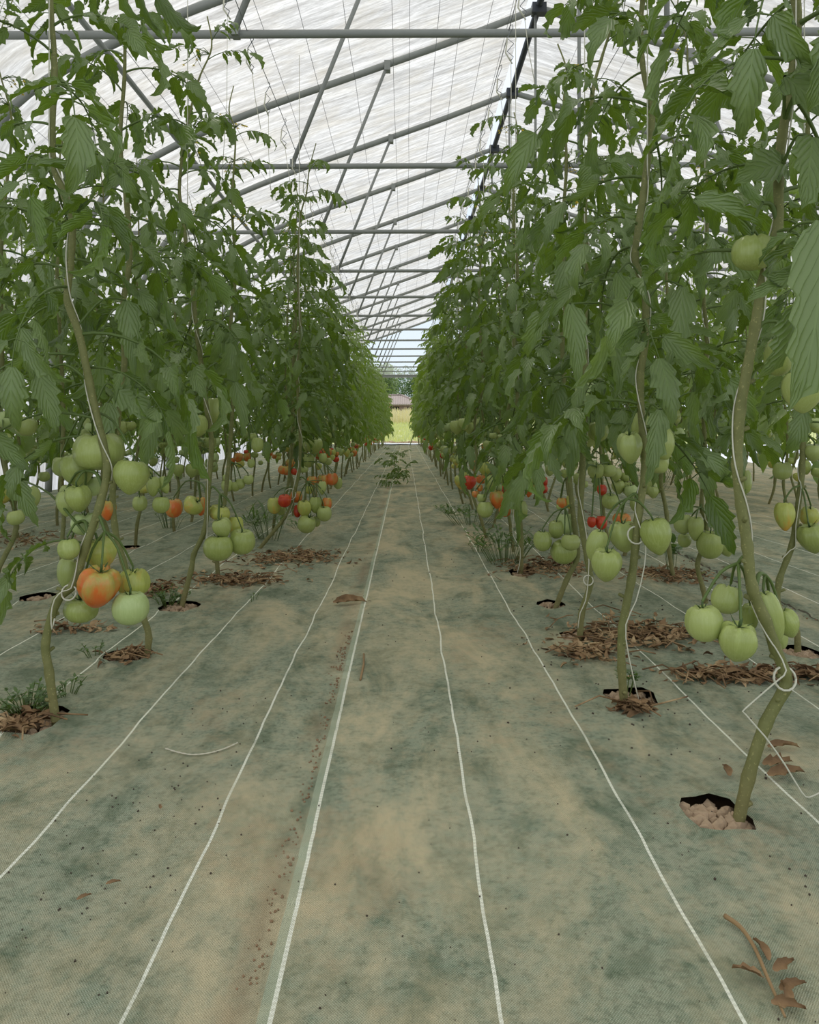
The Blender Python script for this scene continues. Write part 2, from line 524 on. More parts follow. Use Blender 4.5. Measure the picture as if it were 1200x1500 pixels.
def build_floor():
    xs = [-3.6 + 0.2 * i for i in range(10)]
    x = -1.7
    while x < 1.5:
        xs.append(x); x += 0.045
    xs += [1.6 + 0.25 * i for i in range(20)]
    xs = [x for x in xs if abs(x - SEAM) > 0.012 and abs(x - SEAM2) > 0.012 and x < 6.25] + [SEAM - 0.003, SEAM + 0.0005, SEAM2 - 0.002, SEAM2 + 0.001]
    ys = [-1.5, -1, -0.5, 0.0, 0.3, 0.6]
    y = 0.72
    while y < 29.6:
        ys.append(y); y += 0.04 if y < 2.6 else (0.08 if y < 5 else 0.3)
    ys.append(29.75)
    pts = []
    polys = [h[1] for h in HOLES]
    for cx, y0, y1 in CREASES:
        y = y0
        while y < y1:
            for dx in (-.014, -.007, -.003, 0, .003, .007, .014):
                pts.append(Vector((cx + 0.012 * math.sin(y * 9) + dx, y)))
            y += 0.02
    cs = [(h[0].x, h[0].y) for h in HOLES]
    rr = random.Random(3)
    for y in ys:
        for x in xs:
            if any((x - cx) ** 2 + (y - cy_) ** 2 < 0.024 and point_near(pl, x, y) for (cx, cy_), pl in zip(cs, polys)):
                continue
            near = abs(x - SEAM) < 0.02 or abs(x - SEAM2) < 0.02
            pts.append(Vector((x + (0 if near else rr.uniform(-.004, .004)), y + rr.uniform(-.004, .004))))
    edges = []
    for pl in polys:
        o = len(pts)
        pts += [Vector(p) for p in pl]
        n = len(pl)
        edges += [(o + i, o + (i + 1) % n) for i in range(n)]
    vo, eo, fo, *_ = delaunay_2d_cdt(pts, edges, [], 0, 1e-6)
    mb = MB()
    v = []
    hv = set(tuple(round(c, 4) for c in p) for pl in polys for p in pl)
    for p in vo:
        z = fz(p.x, p.y)
        if (round(p.x, 4), round(p.y, 4)) in hv:
            z += 0.006
        v.append((p.x, p.y, z))
    fl = []
    for f in fo:
        c = sum((vo[i] for i in f), Vector((0, 0))) / len(f)
        if any((c.x - cx) ** 2 + (c.y - cy_) ** 2 < 0.03 and inside(pl, c.x, c.y) for (cx, cy_), pl in zip(cs, polys)):
            continue
        fl.append(tuple(f))
    mb.add(v, fl)
    return mb

def inside(pl, x, y):
    c = False
    j = len(pl) - 1
    for i in range(len(pl)):
        xi, yi = pl[i]; xj, yj = pl[j]
        if (yi > y) != (yj > y) and x < (xj - xi) * (y - yi) / (yj - yi) + xi:
            c = not c
        j = i
    return c
def point_near(pl, x, y):
    if inside(pl, x, y): return True
    return any((x - a) ** 2 + (y - b) ** 2 < 0.018 ** 2 for a, b in pl)

def fabric_material():
    m = NT('woven_ground_cover')
    co = m.coord()
    sep = m.n('ShaderNodeSeparateXYZ'); m.l(co, sep.inputs[0])
    x, y = sep.outputs[0], sep.outputs[1]
    # the weave
    wx = m.math('SINE', m.math('MULTIPLY', x, 1900.0))
    wy = m.math('SINE', m.math('MULTIPLY', y, 1500.0))
    weave = m.math('MULTIPLY', wx, wy)
    n1 = m.noise(co, 2.3, 6, 0.62)
    n2 = m.noise(co, 26, 5, 0.7)
    n3 = m.noise(m.mapping(co, (4.6, 1.7, 1), (3, 7, 0)), 1.0, 7, 0.66, 0.6)
    n4 = m.noise(m.mapping(co, (2.2, 1.0, 1), (11, 2, 0)), 1.0, 5, 0.6, 0.6)
    base = m.mix(n1, srgb(90, 110, 82), srgb(138, 148, 118))
    base = m.mix(m.math('MULTIPLY', m.math('MULTIPLY_ADD', weave, 0.5, 0.5), 0.75), base, srgb(184, 190, 168))
    n6 = m.noise(co, 85, 4, 0.7)
    base = m.mix(m.ramp(n6, [(0.38, 0.55), (0.52, 0.0)]), base, srgb(76, 92, 70))
    base = m.mix(m.ramp(n2, [(0.35, 0.0), (0.72, 0.55)]), base, srgb(184, 180, 152))
    n5 = m.noise(m.mapping(co, (9, 5, 1), (4, 4, 0)), 1.0, 6, 0.68, 0.4)
    base = m.mix(m.ramp(n5, [(0.36, 0.6), (0.52, 0.0)]), base, srgb(84, 100, 74))
    # trodden dust along the middle of the path
    mid = m.math('SUBTRACT', 1.0, m.math('MULTIPLY', m.math('ABSOLUTE', m.math('SUBTRACT', x, -0.05)), 1.15), clamp=True)
    dust_and_pale = m.math('MULTIPLY_ADD', mid, 0.13, n3)
    dust_and_pale = m.math('ADD', dust_and_pale, m.math('MULTIPLY', m.math('MULTIPLY_ADD', x, 1.2, -2.3, clamp=True), 0.18))  # the same pale tone is also raised towards the right side
    dust_and_pale = m.math('ADD', dust_and_pale, m.math('MULTIPLY_ADD', n2, 0.22, -0.11))
    c = m.mix(m.ramp(dust_and_pale, [(0.50, 0.0), (0.62, 0.36), (0.74, 0.85)]), base, srgb(208, 194, 156))
    red = m.math('ADD', n4, m.math('MULTIPLY_ADD', n2, 0.3, -0.15))
    c = m.mix(m.ramp(red, [(0.58, 0.0), (0.74, 0.45)]), c, srgb(170, 142, 108))
    # soil washed against the edge of the overlapping sheet
    e = m.math('SUBTRACT', 1.0, m.math('MULTIPLY', m.math('ABSOLUTE', m.math('SUBTRACT', m.math('MULTIPLY_ADD', n2, 0.05, x), SEAM)), 26.0), clamp=True)
    e = m.math('MULTIPLY', e, m.ramp(m.noise(m.mapping(co, (4, 2.4, 1), (2, 3, 0)), 1.0, 4), [(0.42, 0.0), (0.56, 1.0)]))
    e = m.math('MULTIPLY', e, m.math('LESS_THAN', x, SEAM))
    c = m.mix(m.math('MULTIPLY', e, 0.5), c, srgb(150, 128, 98))
    e2 = m.math('LESS_THAN', m.math('ABSOLUTE', m.math('SUBTRACT', m.math('MULTIPLY_ADD', n2, 0.02, x), SEAM2 + 0.004)), 0.004)
    c = m.mix(m.math('MULTIPLY', e2, 0.8), c, srgb(74, 58, 46))
    # white marking threads woven in every 265 mm
    wob = m.math('MULTIPLY_ADD', m.noise(m.mapping(co, (0.0, 1.7, 1)), 1.0, 2), 0.024, -0.012)
    wob = m.math('ADD', wob, m.math('MULTIPLY_ADD', m.noise(m.mapping(co, (0.0, 9.0, 1)), 1.0, 1), 0.004, -0.002))
    xx = m.math('ADD', x, wob)
    def band(c0, w_):
        return m.math('LESS_THAN', m.math('ABSOLUTE', m.math('SUBTRACT', xx, c0)), w_)
    line = None
    for c0 in (-3.0, -2.7, -2.43, -2.16, -1.95, -1.68, -1.41, -1.14, -0.85, -0.585, -0.311, 0.106, 0.369, 0.665, 0.94, 1.21, 1.49, 1.76, 2.03, 2.30, 2.57, 2.84, 3.1, 3.4, 3.7, 4.0, 4.3):
        b_ = band(c0, 0.0023)
        line = b_ if line is None else m.math('MAXIMUM', line, b_)
    tick = m.math('MULTIPLY_ADD', m.math('SINE', m.math('MULTIPLY', y, 700.0)), 0.15, 0.85)
    line = m.math('MULTIPLY', line, tick)
    sel = m.math('LESS_THAN', m.math('ABSOLUTE', m.math('SUBTRACT', x, SEAM + 0.0075)), 0.0072)
    c = m.mix(m.math('MULTIPLY', sel, 0.55), c, srgb(184, 196, 168))
    sl = m.math('LESS_THAN', m.math('ABSOLUTE', m.math('SUBTRACT', x, SEAM + 0.0155)), 0.0028)
    line = m.math('MAXIMUM', line, m.math('MULTIPLY', sl, tick))
    wear = m.ramp(m.noise(co, 9, 4), [(0.25, 0.45), (0.5, 1.0)])
    c = m.mix(m.math('MULTIPLY', line, wear), c, srgb(250, 250, 230))
    hgt = m.math('ADD', m.math('MULTIPLY', weave, 0.0006), m.math('MULTIPLY', n2, 0.004))
    hgt = m.math('ADD', hgt, m.math('MULTIPLY', m.noise(m.mapping(co, (10, 2.5, 1)), 1.0, 3), 0.012))
    return m.done(m.pbr(c, 0.82, 0, m.bump(hgt, 1.0, 1.0), 0.2))
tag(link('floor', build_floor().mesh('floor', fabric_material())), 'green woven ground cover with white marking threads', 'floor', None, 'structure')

mb = MB(); mb.add([(-3.6, -2, -0.032), (6.3, -2, -0.032), (6.3, 29.8, -0.032), (-3.6, 29.8, -0.032)], [(0, 1, 2, 3)])
tag(link('ground', mb.mesh('ground', M_SOIL)), 'bare soil beneath the ground cover', 'soil', None, 'structure')

def clod(mb, c, r, rr):
    import itertools
    t = (1 + 5 ** 0.5) / 2
    vs_ = [Vector(p).normalized() for p in [(-1, t, 0), (1, t, 0), (-1, -t, 0), (1, -t, 0), (0, -1, t), (0, 1, t), (0, -1, -t), (0, 1, -t), (t, 0, -1), (t, 0, 1), (-t, 0, -1), (-t, 0, 1)]]
    fs = [(0, 11, 5), (0, 5, 1), (0, 1, 7), (0, 7, 10), (0, 10, 11), (1, 5, 9), (5, 11, 4), (11, 10, 2), (10, 7, 6), (7, 1, 8), (3, 9, 4), (3, 4, 2), (3, 2, 6), (3, 6, 8), (3, 8, 9), (4, 9, 5), (2, 4, 11), (6, 2, 10), (8, 6, 7), (9, 8, 1)]
    mb.add([tuple(c + v * r * rr.uniform(0.7, 1.15)) for v in vs_], fs)

hole_words = ['around the stem nearest the camera on the right', 'at the foot of the second right hand stem', 'under weeds at the foot of the nearest left stem',
              'at the foot of the second left hand stem', 'at the foot of the third left hand stem', 'at the foot of the third right hand stem', 'at the foot of the outer right stem',
              'at the foot of the nearest outer left stem', 'at the foot of the leaning fourth right stem', 'at the foot of the second outer left stem', 'at the foot of the fifth right hand stem']
for i, (c, pl) in enumerate(HOLES):
    rr = random.Random(50 + i)
    mb = MB()
    for k in range(170 if i < 7 else 50):
        a, s = rr.uniform(0, 2 * PI), math.sqrt(rr.random())
        q = rr.choice(pl)
        x, y = c.x + (q[0] - c.x) * s * 0.97, c.y + (q[1] - c.y) * s * 0.97
        r = rr.uniform(0.005, 0.015)
        clod(mb, Vector((x, y, fz(c.x, c.y) - 0.018 + rr.uniform(0.0, 0.016) * (1 - 0.5 * s))), r, rr)
    tag(link('soil_clods', mb.mesh('soil_clods', M_CLOD, False)), 'crumbly soil clods in the planting hole ' + hole_words[i], 'soil', None, 'stuff')

# ------------------------------------------------------------------ leaves
def leaflet_mb(L, W, curl, bend, n=9, lobes=5.0, pucker=0.0035, seed=0, cols=(-1, -0.5, 0, 0.5, 1)):
    """one leaflet along +X, upper side +Z, edges rolled up by curl (rad), tip bent down by bend (rad)"""
    rr = random.Random(seed)
    v, uv, f = [], [], []
    px, pz, an = 0.0, 0.0, 0.0
    step = L / n
    ph = rr.uniform(0, 6)
    tw = rr.uniform(-.7, .7)
    for i in range(n + 1):
        t = i / n
        a = -bend * t * t
        wid = 0.5 * W * max(0.03, math.sin(PI * min(1, (0.04 + 0.96 * t)) ** 0.62) ** 0.85) if t < 1 else 0.0
        tooth = (0.10 if i % 2 == 0 else -0.17) * (lobes > 2) * (0.12 < t < 0.95)
        lob = 1 + tooth + 0.10 * (lobes > 2) * math.sin(t * 15 + ph)
        fwd = 0.55 * step * (lobes > 2) * (i % 2 == 0) * (t < 1)
        cu = curl * (0.35 + 0.75 * t)
        for c in cols:
            k = wid * (lob if abs(c) > 0.9 else 1.0)
            th = c * cu
            if abs(cu) > 0.05:
                la = k * math.sin(th) / cu
                up = k * (1 - math.cos(th)) / cu
            else:
                la, up = k * c, 0
            up += pucker * math.sin(t * 26 - abs(c) * 5 + ph) * (abs(c) * 0.9) * min(1, wid / 0.015)
            ct, st_ = math.cos(tw * t), math.sin(tw * t)
            la, up = la * ct - up * st_, la * st_ + up * ct
            v.append((px + up * -math.sin(a) + (fwd * math.cos(a) * max(0, abs(c) - 0.5) * 2), la + 0.10 * L * math.sin(ph) * t * t, pz + up * math.cos(a)))
            uv.append((0.5 + c * 0.5, t))
        px += step * math.cos(a); pz += step * math.sin(a)
    m = len(cols)
    for i in range(n):
        for k in range(m - 1):
            f.append((i * m + k, i * m + k + 1, (i + 1) * m + k + 1, (i + 1) * m + k))
    mb = MB(); mb.add(v, f, uv)
    return mb

LF = []          # near leaflets, twelve shapes
LF_LOW = []
SH = [(0.118, 0.056, 0.9, 0.9), (0.124, 0.058, 1.5, 1.3), (0.132, 0.058, 2.1, 0.8), (0.110, 0.056, 0.6, 1.6), (0.126, 0.060, 2.5, 1.1), (0.115, 0.054, 1.1, 0.4),
      (0.135, 0.060, 1.8, 1.7), (0.105, 0.050, -0.7, 1.0), (0.120, 0.056, 0.9, 2.0), (0.128, 0.056, 2.3, 0.5), (0.112, 0.056, 0.4, 1.1), (0.124, 0.056, -1.2, 1.5)]
for i, (L, W, cu, be) in enumerate(SH):
    W *= 0.84
    LF.append(leaflet_mb(L, W, cu * 1.1, be * 1.15, 12, 5.0, 0.0046, i))
    LF_LOW.append(leaflet_mb(L, W * 1.0, cu * 0.8, be, 3, 1.0, 0.0, i, (-1, 0, 1)))
LFM = [m_.mesh('leaflet', M_LEAF) for m_ in LF]
LFM_TOP = None

def basis(x, up):
    x = x.normalized()
    y = up.cross(x)
    y = y.normalized() if y.length > 1e-4 else x.orthogonal().normalized()
    z = x.cross(y)
    return Matrix((x, y, z)).transposed().to_4x4()

COMP = []        # compound leaves: stalk builder, leaflet placements
def compound(i):
    rr = random.Random(100 + i)
    a0, a1 = [(0.75, -0.4), (0.55, -0.8), (0.4, -1.0), (0.15, -1.25), (0.9, 0.1), (0.5, -0.45), (0.3, -1.4), (0.7, -1.0)][i]
    Lr = rr.uniform(0.22, 0.29)
    pts = [Vector((0, 0, 0))]
    N = 10
    yaw = 0
    yk = rr.uniform(-.5, .5)
    for k in range(N):
        t = (k + 0.5) / N
        a = a0 + (a1 - a0) * t
        pts.append(pts[-1] + Vector((math.cos(a) * math.cos(yk * t), math.cos(a) * math.sin(yk * t), math.sin(a))) * Lr / N)
    st = MB(); st.tube(pts, [0.0036 * (1 - 0.72 * k / N) for k in range(N + 1)], 5, False)
    sl = MB(); sl.tube([pts[0], pts[5], pts[10]], [0.003, 0.0022, 0.001], 3, False)
    pl = []
    sag = rr.uniform(0.15, 1.25)
    def at(t):
        q = t * N
        k = min(int(q), N - 1)
        return pts[k].lerp(pts[k + 1], q - k), (pts[k + 1] - pts[k]).normalized()
    spots = [(1.0, 0, 1.18)]
    for t, s in ((0.36, 0.72), (0.60, 0.98), (0.82, 0.92)):
        for sd in (-1, 1):
            spots.append((t + rr.uniform(-.03, .03), sd, s * rr.uniform(0.85, 1.1)))
    for t, s in ((0.44, 0.30), (0.52, 0.42), (0.71, 0.36), (0.76, 0.28)):
        spots.append((t, rr.choice((-1, 1)), s))
    for t, sd, s in spots:
        p, d = at(min(t, 0.999))
        up = Vector((0, 0, 1))
        lat = up.cross(d)
        lat = lat.normalized() if lat.length > 1e-3 else Vector((0, 1, 0))
        if sd == 0:
            dr = d + Vector((0, 0, -0.25 * sag))
        else:
            dr = lat * sd * 0.85 + d * rr.uniform(0.25, 0.6) + Vector((0, 0, -sag * rr.uniform(0.4, 1.2)))
        nrm = (up * 0.6 + d * -0.2 + Vector((rr.uniform(-.75, .75), rr.uniform(-.75, .75), rr.uniform(-.2, .3))))
        if sd:
            q = p + (lat * sd * 0.8 + d * 0.3).normalized() * 0.022 * s
            st.tube([p, q], [0.0014, 0.0011], 4, False)
            p = q
        M = Matrix.Translation(p) @ basis(dr, nrm) @ Matrix.Scale(s, 4)
        pl.append((rr.randrange(len(LF)), M))
    hi, lo = MB(), MB()
    hi.merge(st); lo.merge(sl)
    for li, M in pl:
        hi.merge(LF[li], M)
        if M.to_scale().x > 0.5:
            lo.merge(LF_LOW[li], M)
    return st.mesh('leaf', M_STALK), pl, hi, lo
for i in range(8):
    COMP.append(compound(i))
MID_LEAF = [c[2].mesh('leaf', M_LEAF) for c in COMP]

def pick_leaf(rr, tz):
    """tz 0 at the bottom of the leafy part, 1 at the top"""
    if tz > 0.85: return rr.choice((0, 4, 5, 0))
    if tz > 0.5: return rr.choice((0, 1, 2, 5, 7))
    return rr.choice((1, 2, 3, 6, 7, 3))

def leaf_matrix(rr, p, az, tz, rad=0.008):
    s = 1.10 - 0.58 * max(0, tz - 0.45) / 0.55 + rr.uniform(-.22, .14)
    return (Matrix.Translation(p) @ Matrix.Rotation(az, 4, 'Z') @ Matrix.Rotation(rr.uniform(-.25, .3), 4, 'Y')
            @ Matrix.Rotation(rr.uniform(-.35, .35), 4, 'X') @ Matrix.Scale(s, 4))

# ------------------------------------------------------------------ tomatoes
TPROF = {
    'heart': [(0, .36), (.07, .37), (.16, .42), (.27, .44), (.39, .38), (.47, .24), (.5, .07), (.475, -.10), (.40, -.27), (.29, -.42), (.16, -.54), (.06, -.60), (0, -.615)],
    'round': [(0, .31), (.07, .32), (.17, .37), (.29, .37), (.40, .30), (.475, .16), (.5, 0), (.475, -.16), (.40, -.29), (.29, -.38), (.17, -.43), (.07, -.45), (0, -.455)],
    'flat': [(0, .24), (.07, .25), (.17, .32), (.29, .33), (.40, .27), (.475, .14), (.5, 0), (.475, -.14), (.40, -.25), (.29, -.32), (.17, -.36), (.07, -.375), (0, -.38)],
    'long': [(0, .50), (.07, .51), (.16, .56), (.27, .55), (.38, .46), (.46, .28), (.5, .05), (.48, -.18), (.41, -.42), (.30, -.62), (.17, -.76), (.07, -.83), (0, -.85)],
}
def tomato_mb(kind, ribs, amp, seed, n=20):
    rr = random.Random(seed)
    pr = TPROF[kind]
    ph = rr.uniform(0, 6)
    v, f = [], []
    lop = rr.uniform(-.05, .05)
    m = len(pr)
    for i, (r, z) in enumerate(pr):
        sh = max(0.0, min(1.0, (z + 0.35) / 0.6))
        for k in range(n):
            th = 2 * PI * k / n
            g = abs(math.cos(ribs * th / 2 + ph + 0.4 * math.sin(th))) ** 0.7
            rad = r * (1 - amp * (1 - g) * (0.35 + 0.65 * sh)) * (1 + 0.05 * math.cos(2 * th + ph))
            v.append((rad * math.cos(th) + lop * z, rad * math.sin(th), z - (1 - g) * amp * 0.25 * (r > 0.1) * sh))
    for i in range(m - 1):
        for k in range(n):
            k2 = (k + 1) % n
            f.append((i * n + k2, i * n + k, (i + 1) * n + k, (i + 1) * n + k2))
    mb = MB(); mb.add(v, f)
    return mb
TOM = {}
for kind, ribs, amp in (('heart', 7, .22), ('round', 9, .16), ('flat', 11, .30), ('long', 5, .20)):
    shapes = [tomato_mb(kind, ribs, amp, 10), tomato_mb(kind, ribs - 1, amp * 1.5, 11), tomato_mb(kind, ribs, amp * 0.5, 12)]
    low = [tomato_mb(kind, ribs, amp, 10, 11)]
    for c in M_TOM:
        TOM[(kind, c)] = [q.mesh('tomato', M_TOM[c]) for q in shapes]
        TOM[(kind, c, 'low')] = [q.mesh('tomato', M_TOM[c]) for q in low]

def calyx_mb(seed):
    rr = random.Random(seed)
    mb = MB()
    for k in range(6):
        a = 2 * PI * k / 6 + rr.uniform(-.2, .2)
        d = Vector((math.cos(a), math.sin(a), 0)); s = Vector((-d.y, d.x, 0))
        L = rr.uniform(0.20, 0.36); cu = rr.uniform(-.05, .22)
        pts = [(0.0, 0.022, 0.0), (0.35, 0.03, 0.03), (0.7, 0.02, 0.05 + cu * 0.4), (1.0, 0.002, 0.04 + cu)]
        v = []
        for t, w_, z in pts:
            for sg in (-1, 1):
                v.append(tuple(d * L * t + s * w_ * sg + Vector((0, 0, z))))
        mb.add(v, [(0, 1, 3, 2), (2, 3, 5, 4), (4, 5, 7, 6)])
    mb.tube([(0, 0, -0.02), (0.01, 0, 0.12), (0.0, 0.02, 0.22)], [0.035, 0.032, 0.026], 6)
    return mb
CALYX = [calyx_mb(i).mesh('calyx', M_CALYX) for i in range(3)]

COLOUR_LABEL = {'o': 'orange ripening tomato', 'r': 'ripe red tomato', 'y': 'yellowing tomato', 'p': 'pale whitish green tomato'}
KIND_LABEL = {'heart': 'heart-shaped', 'round': 'round', 'flat': 'broad ribbed', 'long': 'elongated'}

def tomato(parent, origin, pos, width, height, kind, col, tilt=0.0, rr=R, near=True, lean=0.0):
    """a tomato (child of the plant) with its calyx; returns the world point of its stalk"""
    pr = TPROF[kind]
    nat = pr[3][1] - pr[-1][1]
    sz = (height / width) / nat if height else 1.0
    me = rr.choice(TOM[(kind, col) if near else (kind, col, 'low')])
    mid = (pr[3][1] + pr[-1][1]) / 2 * width * sz
    rot = Matrix.Rotation(tilt, 4, 'Y') @ Matrix.Rotation(lean, 4, 'X') @ Matrix.Rotation(rr.uniform(0, 6.28), 4, 'Z')
    M = Matrix.Translation(pos - origin) @ rot @ Matrix.Diagonal((width, width, width * sz, 1)) @ Matrix.Translation((0, 0, -mid / (width * sz)))
    o = link('tomato', me, parent, M)
    if col != 'g':
        o['label'] = COLOUR_LABEL[col]
    top = M @ Vector((0, 0, pr[0][1]))
    if near:
        c = link('calyx', rr.choice(CALYX), o, Matrix.Translation((0, 0, pr[0][1] - 0.005)) @ Matrix.Diagonal((1, 1, 1 / sz, 1)))
        return M @ Vector((0, 0.01, pr[0][1] + 0.2 / sz)) + origin
    return top + origin

def fruit_stalk(parent, origin, start, tops, r=0.0042):
    c = sum(tops, Vector()) / len(tops)
    mb = MB()
    d = (c - start)
    hub = start + d * 0.62 + Vector((0, 0, 0.035 + 0.15 * d.length))
    a = start + d * 0.25 + Vector((0, 0, 0.03 + 0.1 * d.length))
    mb.tube(spline([start - origin, a - origin, hub - origin], 4), [r, r, r, r, r * .95, r * .9, r * .85, r * .8, r * .8], 6, False)
    for t in tops:
        m_ = hub.lerp(t, 0.5) + Vector((0, 0, 0.30 * (hub - t).length * (0.6 if t.z < hub.z else 0.2)))
        mb.tube(spline([hub - origin, m_ - origin, t - origin], 3), [r * .75, r * .7, r * .7, r * .65, r * .6, r * .6, r * .6], 5, False)
    link('fruit_stalk', mb.mesh('fruit_stalk', M_STALK), parent)

def stem_mb(path, r0, r1, origin, seed, sides=8, stubs=True):
    rr = random.Random(seed)
    pts = spline(path, 5)
    m = len(pts)
    rad = []
    for i in range(m):
        t = i / (m - 1)
        r = r0 + (r1 - r0) * t if pts[i].z < 1.3 else (r0 + (r1 - r0) * t) * max(0.38, 1 - 0.62 * (pts[i].z - 1.3) / 0.8)
        r *= 1 + 0.16 * max(0, math.cos(i * 1.26)) ** 4 + 0.04 * rr.uniform(-1, 1)
        rad.append(r)
    mb = MB()
    mb.tube([p - origin for p in pts], rad, sides)
    if stubs:
        # stubs of the leaves that were cut away
        for i in range(3, m - 2, 5):
            if pts[i].z - origin.z > 0.75: break
            a = rr.uniform(0, 2 * PI)
            d = Vector((math.cos(a), math.sin(a), 0.35))
            p = pts[i] - origin
            mb.tube([p, p + d * (rad[i] + rr.uniform(0.003, 0.014))], [rad[i] * 0.5, rad[i] * 0.42], 6)
    return mb, pts

def floral(rr):
    """a small spray of yellow flowers on thin stalks"""
    g, y = MB(), MB()
    for k in range(5):
        e = Vector((rr.uniform(.03, .09), rr.uniform(-.04, .04), rr.uniform(-.04, .03)))
        g.tube([(0, 0, 0), e * 0.5 + Vector((0, 0, .015)), e], [.0016, .0012, .001], 4, False)
        for j in range(6):
            a = j * PI / 3
            d = Vector((math.cos(a) * .4, math.sin(a), -.5)).normalized(); s_ = d.orthogonal().normalized() * 0.0022
            y.add([tuple(e + s_), tuple(e - s_), tuple(e + d * .011)], [(0, 1, 2)])
    return g, y
M_PETAL = simple('tomato_petal', srgb(222, 196, 60), 0.6)
FLO = [floral(random.Random(i)) for i in range(3)]
FLO = [(g.mesh('flower_truss', M_STALK), y.mesh('petals', M_PETAL, False)) for g, y in FLO]

N_LEAF = 0
def hero_plant(d, path_px, label, clusters, zleaf, seed, group, top=2.35, r0=0.0098, drift=0.0, leaflets=True, skip=()):
    rr = random.Random(seed)
    path = [P(x, y, d + (drift * i / max(1, len(path_px) - 1))) for i, (x, y) in enumerate(path_px)]
    base = path[0].copy(); base.z = fz(base.x, base.y) - 0.012
    path[0] = base + Vector((0, 0, -0.03))
    path = [path[0]] + [p for p in path[1:] if p.z < top + 0.03]
    while path[-1].z < top:
        path.append(path[-1] + Vector((rr.uniform(-.04, .04), rr.uniform(-.04, .04), 0.12)))
    t = empty('tomato_plant', base, label, 'tomato plant', group)
    mb, pts = stem_mb(path, r0, 0.0062, base, seed)
    link('stem', mb.mesh('stem', M_STEM), t)
    add_leaves(t, base, pts, zleaf, rr, 'leaflets' if leaflets else 'leaf', top)
    for (ax, ay), fruit in clusters:
        start = min(pts, key=lambda p: (P(ax, ay, p.y) - p).length)
        tops = []
        for (x, y, w_, h_, kind, col, tilt, dd) in fruit:
            dep = d + dd
            wd = w_ / F * dep
            tops.append(tomato(t, base, P(x, y, dep), wd, h_ / F * dep if h_ else None, kind, col, math.radians(tilt), rr, True, rr.uniform(-.15, .25)))
        fruit_stalk(t, base, start, tops)
    return t, pts

def add_leaves(t, base, pts, zleaf, rr, mode, top, dens=0.051, jitter=1.0):
    z = zleaf
    az = rr.uniform(0, 6.28)
    while z < top - 0.02:
        p = min(pts, key=lambda q: abs(q.z - z))
        tz = (z - zleaf) / (top - zleaf)
        az += 2.4 + rr.uniform(-.5, .5)
        ci = pick_leaf(rr, tz)
        M = leaf_matrix(rr, p - base, az, tz)
        if mode == 'leaflets':
            lo = link('leaf', COMP[ci][0], t, M)
            for li, LM in COMP[ci][1]:
                link('leaflet', LFM[li], lo, LM)
        else:
            link('leaf', MID_LEAF[ci], t, M)
        if tz > 0.55 and rr.random() < 0.22:
            g, y = rr.choice(FLO)
            q = link('flower_truss', g, t, Matrix.Translation(p - base) @ Matrix.Rotation(rr.uniform(0, 6.28), 4, 'Z'))
            link('petals', y, q)
        z += dens * rr.uniform(0.75, 1.3)

# ------------------------------------------------------------------ the plants nearest the camera, one by one
GL, GR = 'tomato plants of the inner left row', 'tomato plants of the inner right row'
GLO, GRO = 'tomato plants of the outer left row', 'tomato plants of the outer right row'
HERO = {}
HERO['l0'] = hero_plant(1.726, [(86, 1060), (72, 985), (67, 940), (84, 880), (108, 855), (126, 800), (146, 740), (157, 690), (150, 645), (131, 560), (116, 490), (99, 440), (103, 390), (106, 330), (96, 290), (81, 250), (76, 200), (80, 100), (74, 0)],
    'nearest tomato plant on the left, bare crooked stem with one orange tomato', [
    ((133, 590), [(145, 662, 78, 54, 'flat', 'g', 0, .05), (114, 690, 50, 50, 'heart', 'g', -14, .09), (192, 700, 53, 50, 'heart', 'g', 6, .0), (90, 684, 26, 28, 'round', 'g', 0, .12), (136, 713, 26, 28, 'round', 'p', 0, .13)]),
    ((150, 720), [(115, 731, 42, 40, 'heart', 'g', -5, .02), (98, 738, 30, 38, 'heart', 'g', 0, .07), (124, 768, 40, 32, 'flat', 'p', 0, .06)]),
    ((130, 790), [(101, 805, 32, 30, 'round', 'g', -8, -.02), (98, 841, 29, 46, 'long', 'g', 4, .08), (148, 812, 50, 46, 'heart', 'y', -10, .07)]),
    ((150, 770), [(144, 862, 62, 62, 'heart', 'o', 14, -.05), (195, 854, 48, 40, 'flat', 'y', 0, .03), (191, 892, 52, 47, 'round', 'p', 0, -.03), (119, 893, 52, 36, 'round', 'g', 0, .03)]),
    ], 0.86, 11, GL)
HERO['l1'] = hero_plant(2.208, [(211, 965), (218, 935), (210, 905), (196, 870), (180, 820), (168, 770), (165, 700), (172, 620), (182, 540), (180, 450), (190, 380), (186, 300), (176, 210), (182, 120)],
    'second tomato plant from the camera in the inner left row, short kinked stem', [
    ((168, 700), [(158, 748, 24, 30, 'heart', 'o', 0, 0.0), (224, 713, 20, 30, 'long', 'g', 0, .1), (240, 711, 16, 26, 'long', 'g', -25, .12), (205, 738, 22, 22, 'round', 'g', 0, .12), (236, 740, 26, 24, 'round', 'g', 0, .1)]),
    ], 0.86, 12, GL, top=2.1)
